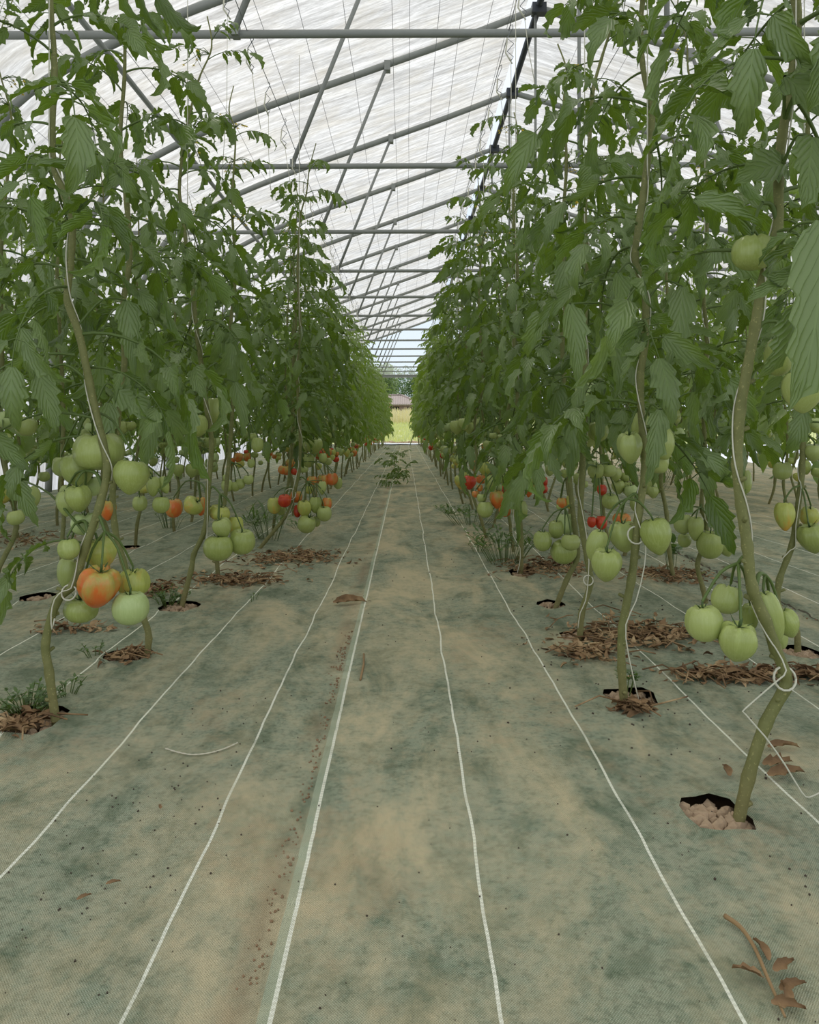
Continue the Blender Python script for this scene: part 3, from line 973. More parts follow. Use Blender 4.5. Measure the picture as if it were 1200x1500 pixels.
HERO['l2'] = hero_plant(2.833, [(262, 893), (280, 835), (284, 812), (300, 775), (305, 720), (310, 650), (303, 600), (296, 540), (290, 500), (284, 440), (280, 400), (272, 350), (265, 300), (263, 270), (271, 200), (290, 120), (310, 70)],
    'third tomato plant from the camera in the inner left row, withered leaves round its stem', [
    ((300, 580), [(287, 624, 35, 32, 'round', 'g', 0, -.05), (276, 619, 24, 30, 'round', 'g', 0, .02), (317, 602, 34, 38, 'round', 'g', 0, .06)]),
    ((308, 720), [(320, 804, 42, 36, 'round', 'g', 0, -.05), (354, 794, 40, 36, 'flat', 'g', 4, .0), (326, 774, 28, 30, 'heart', 'g', -18, -.04), (345, 770, 24, 26, 'round', 'y', 0, .05), (322, 752, 32, 22, 'flat', 'y', 15, .03)]),
    ((303, 735), [(255, 745, 26, 27, 'round', 'o', 0, .2), (281, 742, 30, 24, 'heart', 'y', 50, .1), (294, 742, 18, 28, 'heart', 'o', 0, .2)]),
    ], 0.90, 13, GL, top=2.1)
HERO['l3'] = hero_plant(3.41, [(320, 848), (318, 800), (326, 760), (333, 700), (338, 640), (342, 560), (338, 480), (345, 400), (340, 300), (345, 200)],
    'fourth tomato plant in the inner left row, dry leaves at its foot', [
    ((333, 690), [(333, 712, 18, 17, 'round', 'g', 0, .1), (345, 713, 14, 14, 'round', 'g', 0, .1), (352, 709, 14, 15, 'round', 'g', 0, .1), (364, 703, 15, 14, 'round', 'g', 0, .1), (331, 700, 10, 10, 'round', 'g', 0, .1)]),
    ((341, 600), [(377, 652, 18, 22, 'round', 'g', 0, 0), (371, 640, 11, 11, 'round', 'g', 0, 0.05), (368, 679, 12, 13, 'round', 'g', 0, .05)]),
    ], 0.76, 14, GL, top=2.05)
HERO['l5'] = hero_plant(4.17, [(372, 812), (388, 794), (412, 765), (425, 745), (432, 720), (438, 690), (440, 640), (436, 560), (440, 480), (436, 400), (440, 320)],
    'leaning tomato plant left of the path, big cluster of mixed colours', [
    ((428, 722), [(402, 741, 20, 24, 'round', 'y', 0, 0), (417, 734, 19, 19, 'round', 'r', 0, -.06), (434, 728, 18, 17, 'round', 'o', 0, .04), (412, 748, 14, 14, 'round', 'g', 0, .06)]),
    ((436, 705), [(446, 746, 22, 26, 'heart', 'y', 0, -.04), (462, 740, 22, 24, 'heart', 'g', 0, -.02), (479, 738, 16, 18, 'round', 'o', 0, 0), (449, 768, 29, 26, 'round', 'g', 25, -.04), (475, 753, 22, 22, 'round', 'g', 0, -.03), (436, 749, 12, 18, 'round', 'r', 0, .02), (464, 764, 12, 16, 'round', 'g', 0, .03), (453, 718, 12, 12, 'round', 'y', 0, .05), (472, 715, 14, 20, 'heart', 'g', 0, .02)]),
    ], 0.72, 15, GL, top=2.05, leaflets=False)
HERO['l6'] = hero_plant(4.66, [(399, 786), (404, 750), (420, 720), (425, 680), (428, 620), (430, 540), (434, 450), (430, 380), (436, 300)],
    'tomato plant left of the path with three orange fruits in a line', [
    ((424, 690), [(457, 704, 15, 13, 'round', 'o', 0, -.05), (473, 704, 18, 17, 'round', 'o', 0, 0), (486, 702, 18, 18, 'flat', 'o', 0, 0), (495, 708, 14, 17, 'round', 'g', 0, .05)]),
    ((427, 630), [(460, 654, 26, 24, 'heart', 'g', 0, 0), (452, 675, 18, 20, 'round', 'g', 0, .03), (473, 671, 13, 14, 'round', 'g', 0, 0.02), (449, 655, 12, 16, 'round', 'g', 0, .05)]),
    ], 0.74, 16, GL, top=2.05, leaflets=False)

HERO['r0'] = hero_plant(1.294, [(1075, 1208), (1096, 1140), (1122, 1060), (1150, 1008), (1150, 985), (1136, 950), (1122, 910), (1102, 860), (1095, 800), (1086, 740), (1080, 680), (1085, 600), (1095, 540), (1106, 480), (1116, 420), (1126, 380), (1140, 330), (1141, 270), (1146, 200), (1164, 90), (1166, 0)],
    'nearest tomato plant on the right, thick stem rising from an open soil hole', [
    ((1095, 835), [(1032, 914, 53, 52, 'round', 'g', -6, 0.0), (1064, 878, 43, 42, 'flat', 'g', 18, .06), (1080, 942, 60, 58, 'heart', 'g', 4, -.03), (1098, 905, 26, 40, 'round', 'g', 0, .08)]),
    ((1102, 870), [(1130, 905, 36, 78, 'long', 'g', -17, .03), (1153, 914, 38, 42, 'heart', 'g', -22, .04), (1140, 934, 30, 40, 'heart', 'g', -30, .09)]),
    ((1100, 500), [(1141, 524, 46, 54, 'round', 'g', 0, .02), (1176, 575, 58, 62, 'heart', 'g', 0, -.03)]),
    ((1140, 330), [(1103, 371, 62, 50, 'flat', 'g', 0, -.02)]),
    ], 0.92, 21, GR, r0=0.0104)
HERO['r1'] = hero_plant(1.809, [(917, 1041), (911, 980), (912, 920), (925, 850), (931, 800), (936, 750), (945, 690), (942, 640), (938, 560), (945, 500), (945, 430), (931, 380), (936, 330), (946, 260), (955, 180), (953, 150), (941, 90), (942, 0)],
    'second tomato plant of the inner right row, ring of twine on its stem', [
    ((936, 735), [(888, 829, 46, 50, 'heart', 'g', 0, -.03), (873, 800, 30, 48, 'long', 'g', 14, .03), (914, 787, 42, 46, 'heart', 'g', -8, .05), (962, 787, 44, 54, 'heart', 'g', -12, -.02)]),
    ((942, 610), [(923, 657, 40, 48, 'heart', 'g', -8, -.02), (940, 625, 30, 40, 'round', 'g', 0, .05), (968, 650, 44, 50, 'heart', 'g', -20, .03), (962, 676, 40, 40, 'heart', 'g', -40, .06)]),
    ], 0.66, 22, GR)
HERO['r2'] = hero_plant(2.346, [(849, 944), (852, 900), (865, 855), (861, 820), (851, 760), (853, 700), (856, 620), (858, 560), (856, 480), (862, 400), (856, 320), (862, 240), (868, 140)],
    'third tomato plant of the inner right row, small red fruit behind its stem', [
    ((853, 700), [(867, 765, 13, 16, 'round', 'r', 0, .08), (881, 766, 18, 20, 'round', 'r', 0, .09), (911, 761, 26, 18, 'round', 'o', 0, .25), (882, 718, 15, 16, 'round', 'r', 0, .2), (894, 735, 25, 22, 'round', 'g', 0, .15), (873, 690, 26, 22, 'flat', 'g', 0, .1), (892, 690, 24, 18, 'round', 'g', 0, .12)]),
    ((856, 560), [(858, 576, 32, 32, 'round', 'p', 0, -.04), (877, 632, 30, 30, 'round', 'g', -12, .02), (864, 640, 20, 30, 'round', 'g', 0, .05)]),
    ], 0.62, 23, GR, top=2.1)
HERO['r3'] = hero_plant(2.81, [(808, 892), (830, 850), (846, 815), (842, 770), (836, 720), (832, 650), (828, 580), (824, 500), (830, 420), (824, 340), (830, 240), (826, 150)],
    'leaning tomato plant in the inner right row, cluster of five green fruits', [
    ((842, 750), [(795, 793, 29, 29, 'round', 'g', 0, -.03), (815, 776, 24, 26, 'round', 'g', 0, .02), (829, 768, 30, 30, 'round', 'p', 0, .04), (836, 795, 28, 23, 'round', 'g', 0, -.06), (826, 809, 40, 34, 'round', 'g', 0, -.02)]),
    ((838, 720), [(823, 737, 16, 16, 'round', 'o', 0, .2), (835, 736, 14, 20, 'round', 'y', 0, .2), (820, 742, 10, 10, 'round', 'g', 0, .2)]),
    ], 0.60, 24, GR, top=1.95)
HERO['r4'] = hero_plant(3.49, [(763, 842), (764, 790), (760, 740), (752, 700), (756, 640), (758, 560), (752, 480), (758, 400), (752, 300), (758, 200)],
    'tomato plant right of the path, orange fruit beside a hanging rolled leaf', [
    ((756, 690), [(711, 747, 23, 23, 'round', 'g', 0, -.05), (728, 732, 21, 27, 'heart', 'o', 0, -.03), (762, 748, 22, 28, 'round', 'g', 0, .0), (706, 730, 15, 13, 'round', 'g', 0, 0), (697, 724, 12, 10, 'round', 'o', 0, .05), (703, 715, 10, 10, 'round', 'o', 0, .06), (740, 748, 18, 18, 'round', 'o', 0, .05), (731, 714, 10, 10, 'round', 'p', 0, .0), (741, 718, 12, 16, 'round', 'r', 0, .1)]),
    ((758, 680), [(776, 715, 14, 28, 'long', 'o', 8, .1), (787, 708, 12, 22, 'round', 'o', 0, .15), (796, 717, 14, 12, 'round', 'r', 0, .12), (798, 706, 9, 14, 'round', 'r', 0, .14)]),
    ], 0.58, 25, GR, top=2.05, leaflets=True)

HERO['q0'] = hero_plant(2.24, [(1167, 962), (1167, 925), (1141, 890), (1142, 850), (1160, 800), (1168, 750), (1175, 690), (1176, 620), (1172, 540), (1180, 460), (1176, 360), (1184, 240), (1180, 100)],
    'nearest tomato plant of the outer right row with a zigzag stem and white twine', [
    ((1172, 715), [(1150, 757, 30, 42, 'heart', 'y', 0, -.02), (1186, 757, 28, 28, 'round', 'y', 0, .03), (1190, 790, 42, 44, 'heart', 'g', -15, -.03)]),
    ((1174, 650), [(1146, 690, 28, 26, 'flat', 'g', 0, .1), (1192, 664, 30, 26, 'heart', 'g', 0, .0)]),
    ], 0.66, 31, GRO, r0=0.0095)
HERO['q1'] = hero_plant(2.83, [(1038, 893), (1030, 862), (1022, 827), (1033, 793), (1035, 763), (1028, 740), (1033, 667), (1030, 580), (1036, 500), (1030, 420), (1036, 320), (1030, 200)],
    'second tomato plant of the outer right row with a cluster of five green fruits', [
    ((1034, 745), [(1001, 768, 27, 28, 'round', 'g', 0, 0), (1019, 775, 24, 36, 'heart', 'g', 0, -.05), (1003, 792, 20, 20, 'round', 'g', 0, .04), (1040, 799, 37, 40, 'round', 'g', 0, -.06), (1064, 803, 26, 26, 'heart', 'g', -15, 0)]),
    ((1033, 640), [(1048, 681, 18, 28, 'round', 'p', 0, .1), (1069, 699, 22, 32, 'round', 'g', 0, .1), (1092, 706, 18, 34, 'round', 'g', 0, .15)]),
    ], 0.60, 32, GRO, r0=0.009)

# ------------------------------------------------------------------ the rest of the rows
def auto_path(rr, x, y, top):
    lean = rr.uniform(-.10, .10)
    pts = [Vector((x, y, -0.035)), Vector((x + lean * .5, y + rr.uniform(-.06, .06), 0.12)), Vector((x + lean + rr.uniform(-.02, .02), y + rr.uniform(-.05, .05), 0.28))]
    z = 0.45
    while z < top + .1:
        pts.append(Vector((x + lean * .6 + rr.uniform(-.03, .03), y + rr.uniform(-.03, .03), z))); z += 0.22
    return pts

FRUIT_CACHE = {}
def auto_fruit(t, base, pts, rr, side, zs, ripe=0.15, near=True, n=(3, 5)):
    for z in zs:
        st = min(pts, key=lambda q: abs(q.z - (z + 0.10)))
        a = (0 if side < 0 else PI) + rr.uniform(-1.1, 1.1)         # towards the path
        c = Vector((st.x + math.cos(a) * 0.085, st.y + math.sin(a) * 0.085, z))
        tops = []
        rp = rr.random() < ripe
        for k in range(rr.randint(*n)):
            w_ = rr.uniform(0.045, 0.085)
            q = c + Vector((rr.uniform(-.06, .06), rr.uniform(-.06, .06), rr.uniform(-.06, .05)))
            kind = rr.choice(('heart', 'round', 'round', 'heart', 'flat'))
            col = rr.choice('ooryg') if rp and z < 0.5 else rr.choice('ggggpgy' if z < .5 else 'gggp')
            tops.append(tomato(t, base, q, w_, None, kind, col, rr.uniform(-.25, .25), rr, near))
        if near:
            fruit_stalk(t, base, st, tops, 0.0038)

FAR = []
for i in range(5):
    rr = random.Random(300 + i)
    mb = MB(); top = 2.25
    z = 0.63; az = 0
    base = Vector((0, 0, 0))
    while z < top:
        tz = (z - 0.63) / (top - 0.63); az += 2.4 + rr.uniform(-.5, .5)
        mb.merge(COMP[pick_leaf(rr, tz)][3], leaf_matrix(rr, Vector((rr.uniform(-.04, .04), rr.uniform(-.06, .06), z)), az, tz))
        z += 0.052 * rr.uniform(.75, 1.25)
    FAR.append(mb.mesh('foliage', M_LEAF_FAR))
FAR_STEM = []
for i in range(4):
    rr = random.Random(400 + i)
    m_, pts_ = stem_mb(auto_path(rr, 0, 0, 2.2), 0.010, 0.005, Vector((0, 0, 0)), i, 5, False)
    FAR_STEM.append((m_.mesh('stem', M_STEM), pts_))

ORD = ['first', 'second', 'third', 'fourth', 'fifth', 'sixth', 'seventh', 'eighth', 'ninth', 'tenth', 'eleventh', 'twelfth', 'thirteenth', 'fourteenth', 'fifteenth', 'sixteenth']
def mid_plant(x, y, side, label, group, seed, zleaf, ripe, top):
    rr = random.Random(seed)
    pth = auto_path(rr, x, y, top)
    base = Vector((x, y, fz(x, y) - 0.005))
    t = empty('tomato_plant', base, label, 'tomato plant', group)
    mb, pts = stem_mb(pth, 0.0098, 0.005, base, seed, 6)
    link('stem', mb.mesh('stem', M_STEM), t)
    add_leaves(t, base, pts, zleaf, rr, 'leaf', top, 0.060)
    auto_fruit(t, base, pts, rr, side, (rr.uniform(.34, .42), rr.uniform(.58, .70)), ripe)
    return t
def far_plant(x, y, side, label, group, seed, ripe):
    rr = random.Random(seed)
    base = Vector((x, y, fz(x, y) - 0.005))
    t = empty('tomato_plant', base, label, 'tomato plant', group)
    sm, pts = rr.choice(FAR_STEM)
    link('stem', sm, t)
    s = rr.uniform(.88, 1.0) if side < 0 else rr.uniform(.94, 1.08)
    f = link('foliage', rr.choice(FAR), t, Matrix.Rotation(rr.uniform(0, 6.28), 4, 'Z') @ Matrix.Diagonal((1.05, 1.05, s, 1)))
    f['kind'] = 'stuff'
    auto_fruit(t, base, [p + base for p in pts], rr, side, (rr.uniform(.34, .45), rr.uniform(.55, .68)), ripe, False, (2, 4))
    return t

rows = [('l1', 'inner left row', GL, 5.17, 29.2, -1, -0.78, 6, 0.55), ('r1', 'inner right row', GR, 4.0, 29.2, 1, 0.51, 5, 0.25),
        ('l2', 'outer left row', GLO, 2.35, 13.0, -1, -1.45, 0, 0.2), ('r2', 'outer right row', GRO, 3.35, 13.0, 1, 1.10, 2, 0.15)]
seed = 1000
for rk, words_, grp, y0, y1, side, x, first, ripe in rows:
    y, n = y0, first
    rr = random.Random(hash(len(rk + words_)) + 5)
    while y < y1:
        seed += 1
        xx = x + rr.uniform(-.05, .05)
        near = y < (8.4 if rk in ('l1', 'r1') else 6.5)
        if near:
            lab = '%s tomato plant counted from the camera in the %s' % (ORD[n], words_)
            mid_plant(xx, y, side, lab, grp, seed, rr.uniform(.66, .78) if side < 0 else rr.uniform(.62, .74), ripe, rr.uniform(1.95, 2.15) if side < 0 else rr.uniform(2.0, 2.3))
        else:
            lab = 'leafy tomato plant in the distant stretch of the %s' % words_
            if n < len(ORD): lab = '%s tomato plant counted from the camera in the %s' % (ORD[n], words_)
            far_plant(xx, y, side, lab, grp, seed, ripe)
        n += 1
        y += 0.5 * rr.uniform(.9, 1.1)
for x, nm, side, y0, y1 in ((-2.3, 'second double row at the left', -1, 3.6, 10), (-2.9, 'row along the left film wall', -1, 4.2, 11), (2.4, 'second double row at the right', 1, 4.6, 10), (2.95, 'third row at the right, half hidden', 1, 6.0, 11), (4.1, 'far right row beyond the others', 1, 5.6, 12)):
    y = y0
    rr = random.Random(int(x * 100))
    while y < y1:
        seed += 1
        far_plant(x + rr.uniform(-.06, .06), y, side, 'leafy tomato plant in the ' + nm, 'tomato plants in the ' + nm, seed, .1)
        y += 0.5 * rr.uniform(.9, 1.15)

# ------------------------------------------------------------------ big single leaves that hang close to the camera
def hang_leaf(key, a, b, d, W, curl, bend=0.5, back=False):
    t = HERO[key][0]
    p0, p1 = P(a[0], a[1], d), P(b[0], b[1], d)
    L = (p1 - p0).length * 1.08
    me = leaflet_mb(L, W, curl, bend, 12, 5.0, 0.004, int(a[0])).mesh('leaf', M_LEAF)
    nrm = Vector((0.25, -1 if not back else 1, 0.35))
    M = Matrix.Translation(p0 - t.location) @ basis(p1 - p0, nrm) @ Matrix.Rotation(bend * -0.33, 4, 'Y')
    o = link('leaf', me, t, M)
    pts = HERO[key][1]
    st = min(pts, key=lambda q: (q - p0 - Vector((0, 0, -0.03))).length)
    mb = MB(); q0 = st - p0
    mb.tube(spline([q0, q0 * 0.5 + Vector((0, 0, 0.03)), Vector((0, 0, 0))], 4), [.003] * 4 + [.0024] * 5, 5, False)
    link('leaf_stalk', mb.mesh('leaf_stalk', M_STALK), o, M.inverted() @ Matrix.Translation(p0 - t.location))
for a in (('r0', (1205, 325), (1172, 588), 1.10, .105, .75, .5), ('r0', (1018, 292), (1110, 340), 1.24, .05, 2.2, .7), ('r0', (1150, 112), (1215, 190), 1.2, .09, .6, .6), ('r0', (1150, 240), (1075, 265), 1.28, .07, .9, .9),
          ('r0', (1190, 200), (1170, 300), 1.2, .08, 1.0, .5), ('r1', (966, 600), (944, 705), 1.74, .055, 1.3, .4), ('r1', (1008, 335), (1026, 440), 1.70, .055, 1.7, .3), ('r1', (835, 445), (850, 560), 1.70, .06, 1.4, .3), ('r1', (905, 400), (925, 500), 1.75, .06, 1.0, .3),
          ('r1', (1000, 420), (985, 540), 1.8, .07, 1.0, .3), ('r1', (900, 480), (905, 580), 1.85, .07, 1.3, .3),
          ('q1', (1012, 610), (1028, 765), 2.72, .07, 1.7, .2), ('q1', (1025, 560), (1038, 690), 2.75, .06, 1.9, .2), ('r4', (752, 640), (757, 795), 3.40, .08, 2.0, .25), ('r4', (775, 640), (782, 720), 3.45, .06, 1.7, .3), ('r4', (735, 640), (722, 700), 3.42, .06, 1.5, .3),
          ('r2', (880, 560), (872, 660), 2.3, .07, 1.4, .3), ('r2', (835, 590), (838, 700), 2.3, .08, 1.5, .3), ('r2', (812, 560), (818, 680), 2.4, .075, 1.6, .3),
          ('l0', (58, 548), (84, 628), 1.70, .055, .9, .4), ('l0', (170, 570), (230, 606), 1.75, .07, .6, .4), ('l0', (-12, 636), (40, 690), 1.75, .05, 1.1, .4), ('l0', (20, 700), (60, 765), 1.9, .05, 1.0, .5), ('l0', (30, 480), (50, 560), 1.75, .05, 1.6, .3), ('l0', (185, 440), (205, 545), 1.8, .06, 1.4, .3),
          ('l2', (235, 505), (238, 590), 2.75, .09, 1.4, .2), ('l2', (345, 560), (362, 640), 2.75, .07, 1.7, .3), ('l2', (330, 480), (350, 580), 2.8, .08, 1.5, .3), ('l1', (158, 590), (165, 680), 2.2, .07, 1.5, .3), ('l1', (225, 600), (215, 690), 2.3, .07, 1.3, .3)):
    hang_leaf(*a)
# a leafy branch low on the left of the nearest left plant
t = HERO['l0'][0]
for (px, py, d, az, sc_, ci) in ((120, 795, 1.74, PI * 0.97, .80, 6), (140, 640, 1.78, PI * 1.02, .9, 3), (110, 520, 1.72, PI * 1.1, 1.0, 3), (105, 400, 1.72, PI * .9, 1.0, 1), (98, 330, 1.72, 0.2, 1.0, 6), (120, 540, 1.75, -.3, 1.0, 3)):
    lo = link('leaf', COMP[ci][0], t, Matrix.Translation(P(px, py, d) - t.location) @ Matrix.Rotation(az, 4, 'Z') @ Matrix.Scale(sc_, 4))
    for li, LM in COMP[ci][1]:
        link('leaflet', LFM[li], lo, LM)

# ------------------------------------------------------------------ twine and hooks
def stem_wrap(pts, z0, z1, turns, r):
    out = []
    sel = [p for p in pts if z0 <= p.z <= z1]
    for i, p in enumerate(reversed(sel)):
        a = turns * 2 * PI * i / max(1, len(sel) - 1) - 1.8
        out.append(p + Vector((math.cos(a) * r, math.sin(a) * r, 0)))
    return out
def ring(c, r, tube=0.003, tilt=0.3):
    mb = MB()
    pts = [c + Vector((math.cos(a) * r, math.sin(a) * r * tilt, math.sin(a) * r)) for a in [2 * PI * k / 14 for k in range(15)]]
    mb.tube(pts, tube, 5)
    return mb
TW = {
 'l0': ('white twine knotted round the nearest left stem and wound upward', .32, [(104, 862), (92, 866), (80, 878), (75, 900), (76, 922), (80, 906)], (101, 868, .016)),
 'l2': ('white twine running up the third stem of the inner left row', .42, [(303, 792), (299, 812)], None),
 'l5': ('white twine tied round the leaning stem left of the path', .42, [(428, 722), (430, 735), (420, 760), (416, 775)], (425, 724, .03)),
 'r0': ('white twine hanging in an angled loop off the nearest right stem', .28, [(1152, 982), (1138, 998), (1093, 1037), (1092, 1046), (1120, 1078), (1150, 1120), (1174, 1160), (1186, 1168), (1206, 1158)], (1150, 994, .018)),
 'r1': ('white twine looped in a ring on the second right stem', .42, [(938, 772), (946, 792), (944, 830), (932, 880), (917, 915), (921, 960), (936, 1026)], (932, 784, .019)),
 'r2': ('white twine slanting down beside the third right stem', .42, [(862, 800), (862, 845), (858, 880), (850, 898), (847, 920)], (862, 850, .014)),
 'r4': ('white twine hooked under a rolled leaf right of the path', .36, [(752, 760), (752, 785), (762, 803), (761, 828), (757, 842), (762, 850)], None),
 'q0': ('white twine following the zigzag stem at the right edge', .46, [(1166, 770), (1166, 800), (1158, 806), (1143, 822)], None),
 'q1': ('white twine arching over the green cluster of the outer right row', .46, [(1033, 760), (1042, 766), (1056, 776), (1060, 790)], None),
}
for key, (lab, z0, tail, rg) in TW.items():
    t, pts = HERO[key]
    dmid = t.location.y
    r_st = 0.0105
    wrap = stem_wrap(pts, max(z0, 0.2), 1.25, 3, r_st)
    topz = wrap[0]
    path = [Vector((topz.x, topz.y, TIE_Z + 0.01)), topz + Vector((0, 0, .35))] + wrap
    tl = [P(x, y, dmid - 0.02) for x, y in tail]
    path = [p for p in path if p.z > tl[0].z + 0.02] + tl
    rad = 0.0014 if dmid < 1.5 else 0.0015
    mb = MB(); mb.tube(spline(path, 2), rad, 5)
    o = tag(link('twine', mb.mesh('twine', M_TWINE)), lab, 'twine', 'plant support twine')
    if rg:
        link('loop', ring(P(rg[0], rg[1], dmid - 0.01), rg[2], .0021).mesh('loop', M_TWINE), o)

hk = MB()
hk.tube([(0, 0, 0.012), (0.012, 0, 0.018), (0.014, 0, 0.0), (-0.016, 0, -0.05), (0.018, 0, -0.075), (-0.014, 0, -0.115), (0.016, 0, -0.14), (0.004, 0, -0.16)], 0.0022, 4)
HKM = hk.mesh('hook', M_WIRE)
def string_mesh(L, sway):
    mb = MB(); mb.tube([(0.004, 0, -0.15), (0.004 + sway * .4, 0.01, -0.15 - L * .5), (sway, 0, -0.15 - L)], 0.0017, 4)
    mb.tube([(-0.014, 0, -0.05), (-0.022, 0.004, -0.12), (0.012, 0.01, -0.17)], 0.004, 5)
    return mb.mesh('string', M_TWINE)
STR = [string_mesh(0.45, .02), string_mesh(0.75, -.03), string_mesh(0.3, .05), string_mesh(1.0, 0.01)]
rr = random.Random(88)
for x, nm in ((-0.78, 'inner left row'), (0.51, 'inner right row')):
    y, k = 3.45, 0
    while y < 15:
        lab = ('%s wire string hook from the camera above the %s' % (ORD[k], nm)) if k < len(ORD) else 'small wire string hook in the far stretch above the %s' % nm
        t = empty('string_hanger', (x + rr.uniform(-.01, .01), y, TIE_Z + 0.005), lab, 'string hook', 'string hooks above the ' + nm)
        t.rotation_euler = (0, 0, rr.uniform(-.8, .8))
        link('hook', HKM, t); link('string', rr.choice(STR), t)
        y += 0.5 * rr.uniform(.8, 1.2); k += 1

# ------------------------------------------------------------------ litter, weeds and crumbs on the ground cover
DRY = [leaflet_mb(0.09, 0.045, c, b, 4, 1.0, 0.006, i, (-1, 0, 1)) for i, (c, b) in enumerate(((1.6, .8), (2.4, 1.4), (-1.5, 1.0), (2.0, -.8), (1.0, 1.8)))]
def litter(px, py, rx, ry, n, lab, seed, s=(.15, .48)):
    n = int(n * 2.6)
    rr = random.Random(seed)
    c = G(px, py)
    mb = MB()
    for k in range(n):
        x, y = c.x + max(-2, min(2, rr.gauss(0, .5))) * rx, c.y + max(-2, min(2, rr.gauss(0, .5))) * ry
        sc_ = rr.uniform(*s)
        h_ = 0.005 + rr.random() * 0.016 * max(0, 1 - ((x - c.x) / rx) ** 2)
        M = Matrix.Translation((x, y, fz(x, y) + h_)) @ Euler((rr.uniform(-.4, .4) + (PI if rr.random() < .4 else 0), rr.uniform(-.3, .3), rr.uniform(0, 6.28))).to_matrix().to_4x4() @ Matrix.Scale(sc_, 4)
        mb.merge(rr.choice(DRY), M)
    for k in range(n // 14):
        x, y = c.x + rr.gauss(0, .5) * rx, c.y + rr.gauss(0, .5) * ry
        a = rr.uniform(0, 6.28); L = rr.uniform(.05, .13)
        z = fz(x, y) + 0.012
        mb.tube([(x, y, z), (x + math.cos(a) * L * .5, y + math.sin(a) * L * .5, z + .012), (x + math.cos(a + .4) * L, y + math.sin(a + .4) * L, z)], .002, 4)
    tag(link('leaf_litter', mb.mesh('leaf_litter', M_DRY)), lab, 'dry leaves', None, 'stuff')
for i, a in enumerate(((935, 940, .21, .16, 190, 'large patch of brown dry leaves behind the second right stem'),
    (1075, 1000, .16, .055, 110, 'band of brown dry leaves below the green cluster at the right'),
    (860, 965, .09, .08, 50, 'loose brown leaves beside the third right planting hole'),
    (430, 820, .23, .22, 150, 'brown dry leaves spread on the cover left of the path'),
    (350, 852, .20, .14, 130, 'heap of brown leaves at the foot of the fourth left stem'),
    (235, 870, .08, .12, 50, 'small heap of brown leaves beyond the third left stem'),
    (190, 966, .055, .05, 40, 'dark dry leaves in the second left planting hole'),
    (28, 1066, .06, .05, 36, 'dry leaves under the weeds at the nearest left stem'),
    (930, 1046, .045, .03, 30, 'dry leaves in the planting hole of the second right stem'),
    (800, 836, .20, .22, 120, 'brown dry leaves under the green cluster right of the path'),
    (985, 846, .18, .18, 100, 'brown dry leaves between the two right rows'),
    (1190, 1000, .06, .05, 36, 'brown curled leaves at the right edge beyond the bent stem'),
    (105, 930, .12, .04, 26, 'thin scatter of dry leaf bits in the outer left row'),
    (20, 790, .3, .3, 70, 'dry leaves at the far left edge below the film wall'))):
    litter(*a, 500 + i)
def lone_leaf(px, py, L, rot, lab, k, wd=1.0):
    c = G(px, py)
    me = leaflet_mb(L, L * .38 * wd, 1.9, .7, 8, 5.0, 0.004, k).mesh('dry_leaf', M_DRY)
    o = tag(link('dry_leaf', me), lab, 'dry leaf', 'single dry leaves')
    o.location = (c.x, c.y, fz(c.x, c.y) + 0.006 + L * .05)
    o.rotation_euler = (0.3, -.12, rot)
for k, a in enumerate(((488, 886, .13, .15, 'long curled dry leaf lying across the seam edge'), (1068, 1148, .05, 1.3, 'small dry leaf just left of the nearest right stem'), (1125, 1108, .07, .1, 'upper curled dry leaf at the right edge below the bent stem'),
      (1118, 1136, .07, .2, 'middle curled dry leaf touching the white thread at right'), (1125, 1152, .08, .1, 'lower flat dry leaf beside the right marking thread'), (112, 1318, .022, .5, 'tiny pale leaf scrap on the lower left cover'),
      (235, 1187, .02, 2.0, 'tiny brown leaf scrap between the two left threads'), (155, 1294, .022, .2, 'small dark scrap on the lower left dusty patch'))):
    lone_leaf(*a, 40 + k)
# withered side shoot in the bottom right corner
base = G(1062, 1357)
t = empty('dry_shoot', (base.x, base.y, fz(base.x, base.y)), 'withered side shoot with curled leaves at the bottom right', 'dry stem')
pp = [G(x, y) + Vector((0, 0, fz(G(x, y).x, G(x, y).y) + .008)) for x, y in ((1062, 1357), (1085, 1375), (1105, 1405), (1122, 1445), (1135, 1475), (1150, 1510))]
mb = MB(); mb.tube([p - t.location for p in spline(pp, 4)], [.0032 * (1 - .5 * k / 20) for k in range(21)], 6)
link('stem', mb.mesh('stem', M_DRYSTEM), t)
rr = random.Random(5)
for (x, y, az) in ((1126, 1425, 1.5), (1133, 1440, .3), (1142, 1468, .1), (1130, 1488, -.4), (1155, 1492, 1.2), (1120, 1452, 2.6)):
    c = G(x, y)
    me = leaflet_mb(.036, .016, 2.0, .8, 7, 5.0, .003, x).mesh('leaf', M_DRY)
    link('leaf', me, t, Matrix.Translation(c - t.location + Vector((0, 0, fz(c.x, c.y) + .008))) @ Euler((.4, -.2, az)).to_matrix().to_4x4())
# pale knobbly twig on the left
mb = MB()
tp = [G(x, y) + Vector((0, 0, fz(G(x, y).x, G(x, y).y) + .004)) for x, y in ((242, 1098), (262, 1105), (282, 1108), (305, 1106), (328, 1100), (348, 1091))]
q = spline(tp, 5)
mb.tube(q, [.0010 + .0010 * (i % 2) for i in range(len(q))], 5)
tag(link('dry_twig', mb.mesh('dry_twig', simple('pale_twig', srgb(206, 200, 178), .8))), 'pale knobbly twig bent in an arc on the left cover', 'twig')
c0, c1 = G(528, 1000), G(533, 962)
mb = MB(); mb.tube([c0 + Vector((0, 0, .008)), (c0 + c1) / 2 + Vector((.004, 0, .012)), c1 + Vector((0, 0, .008))], .003, 5)
tag(link('dry_twig', mb.mesh('dry_twig', M_DRYSTEM)), 'short brown twig lying along the path beside the seam', 'twig')
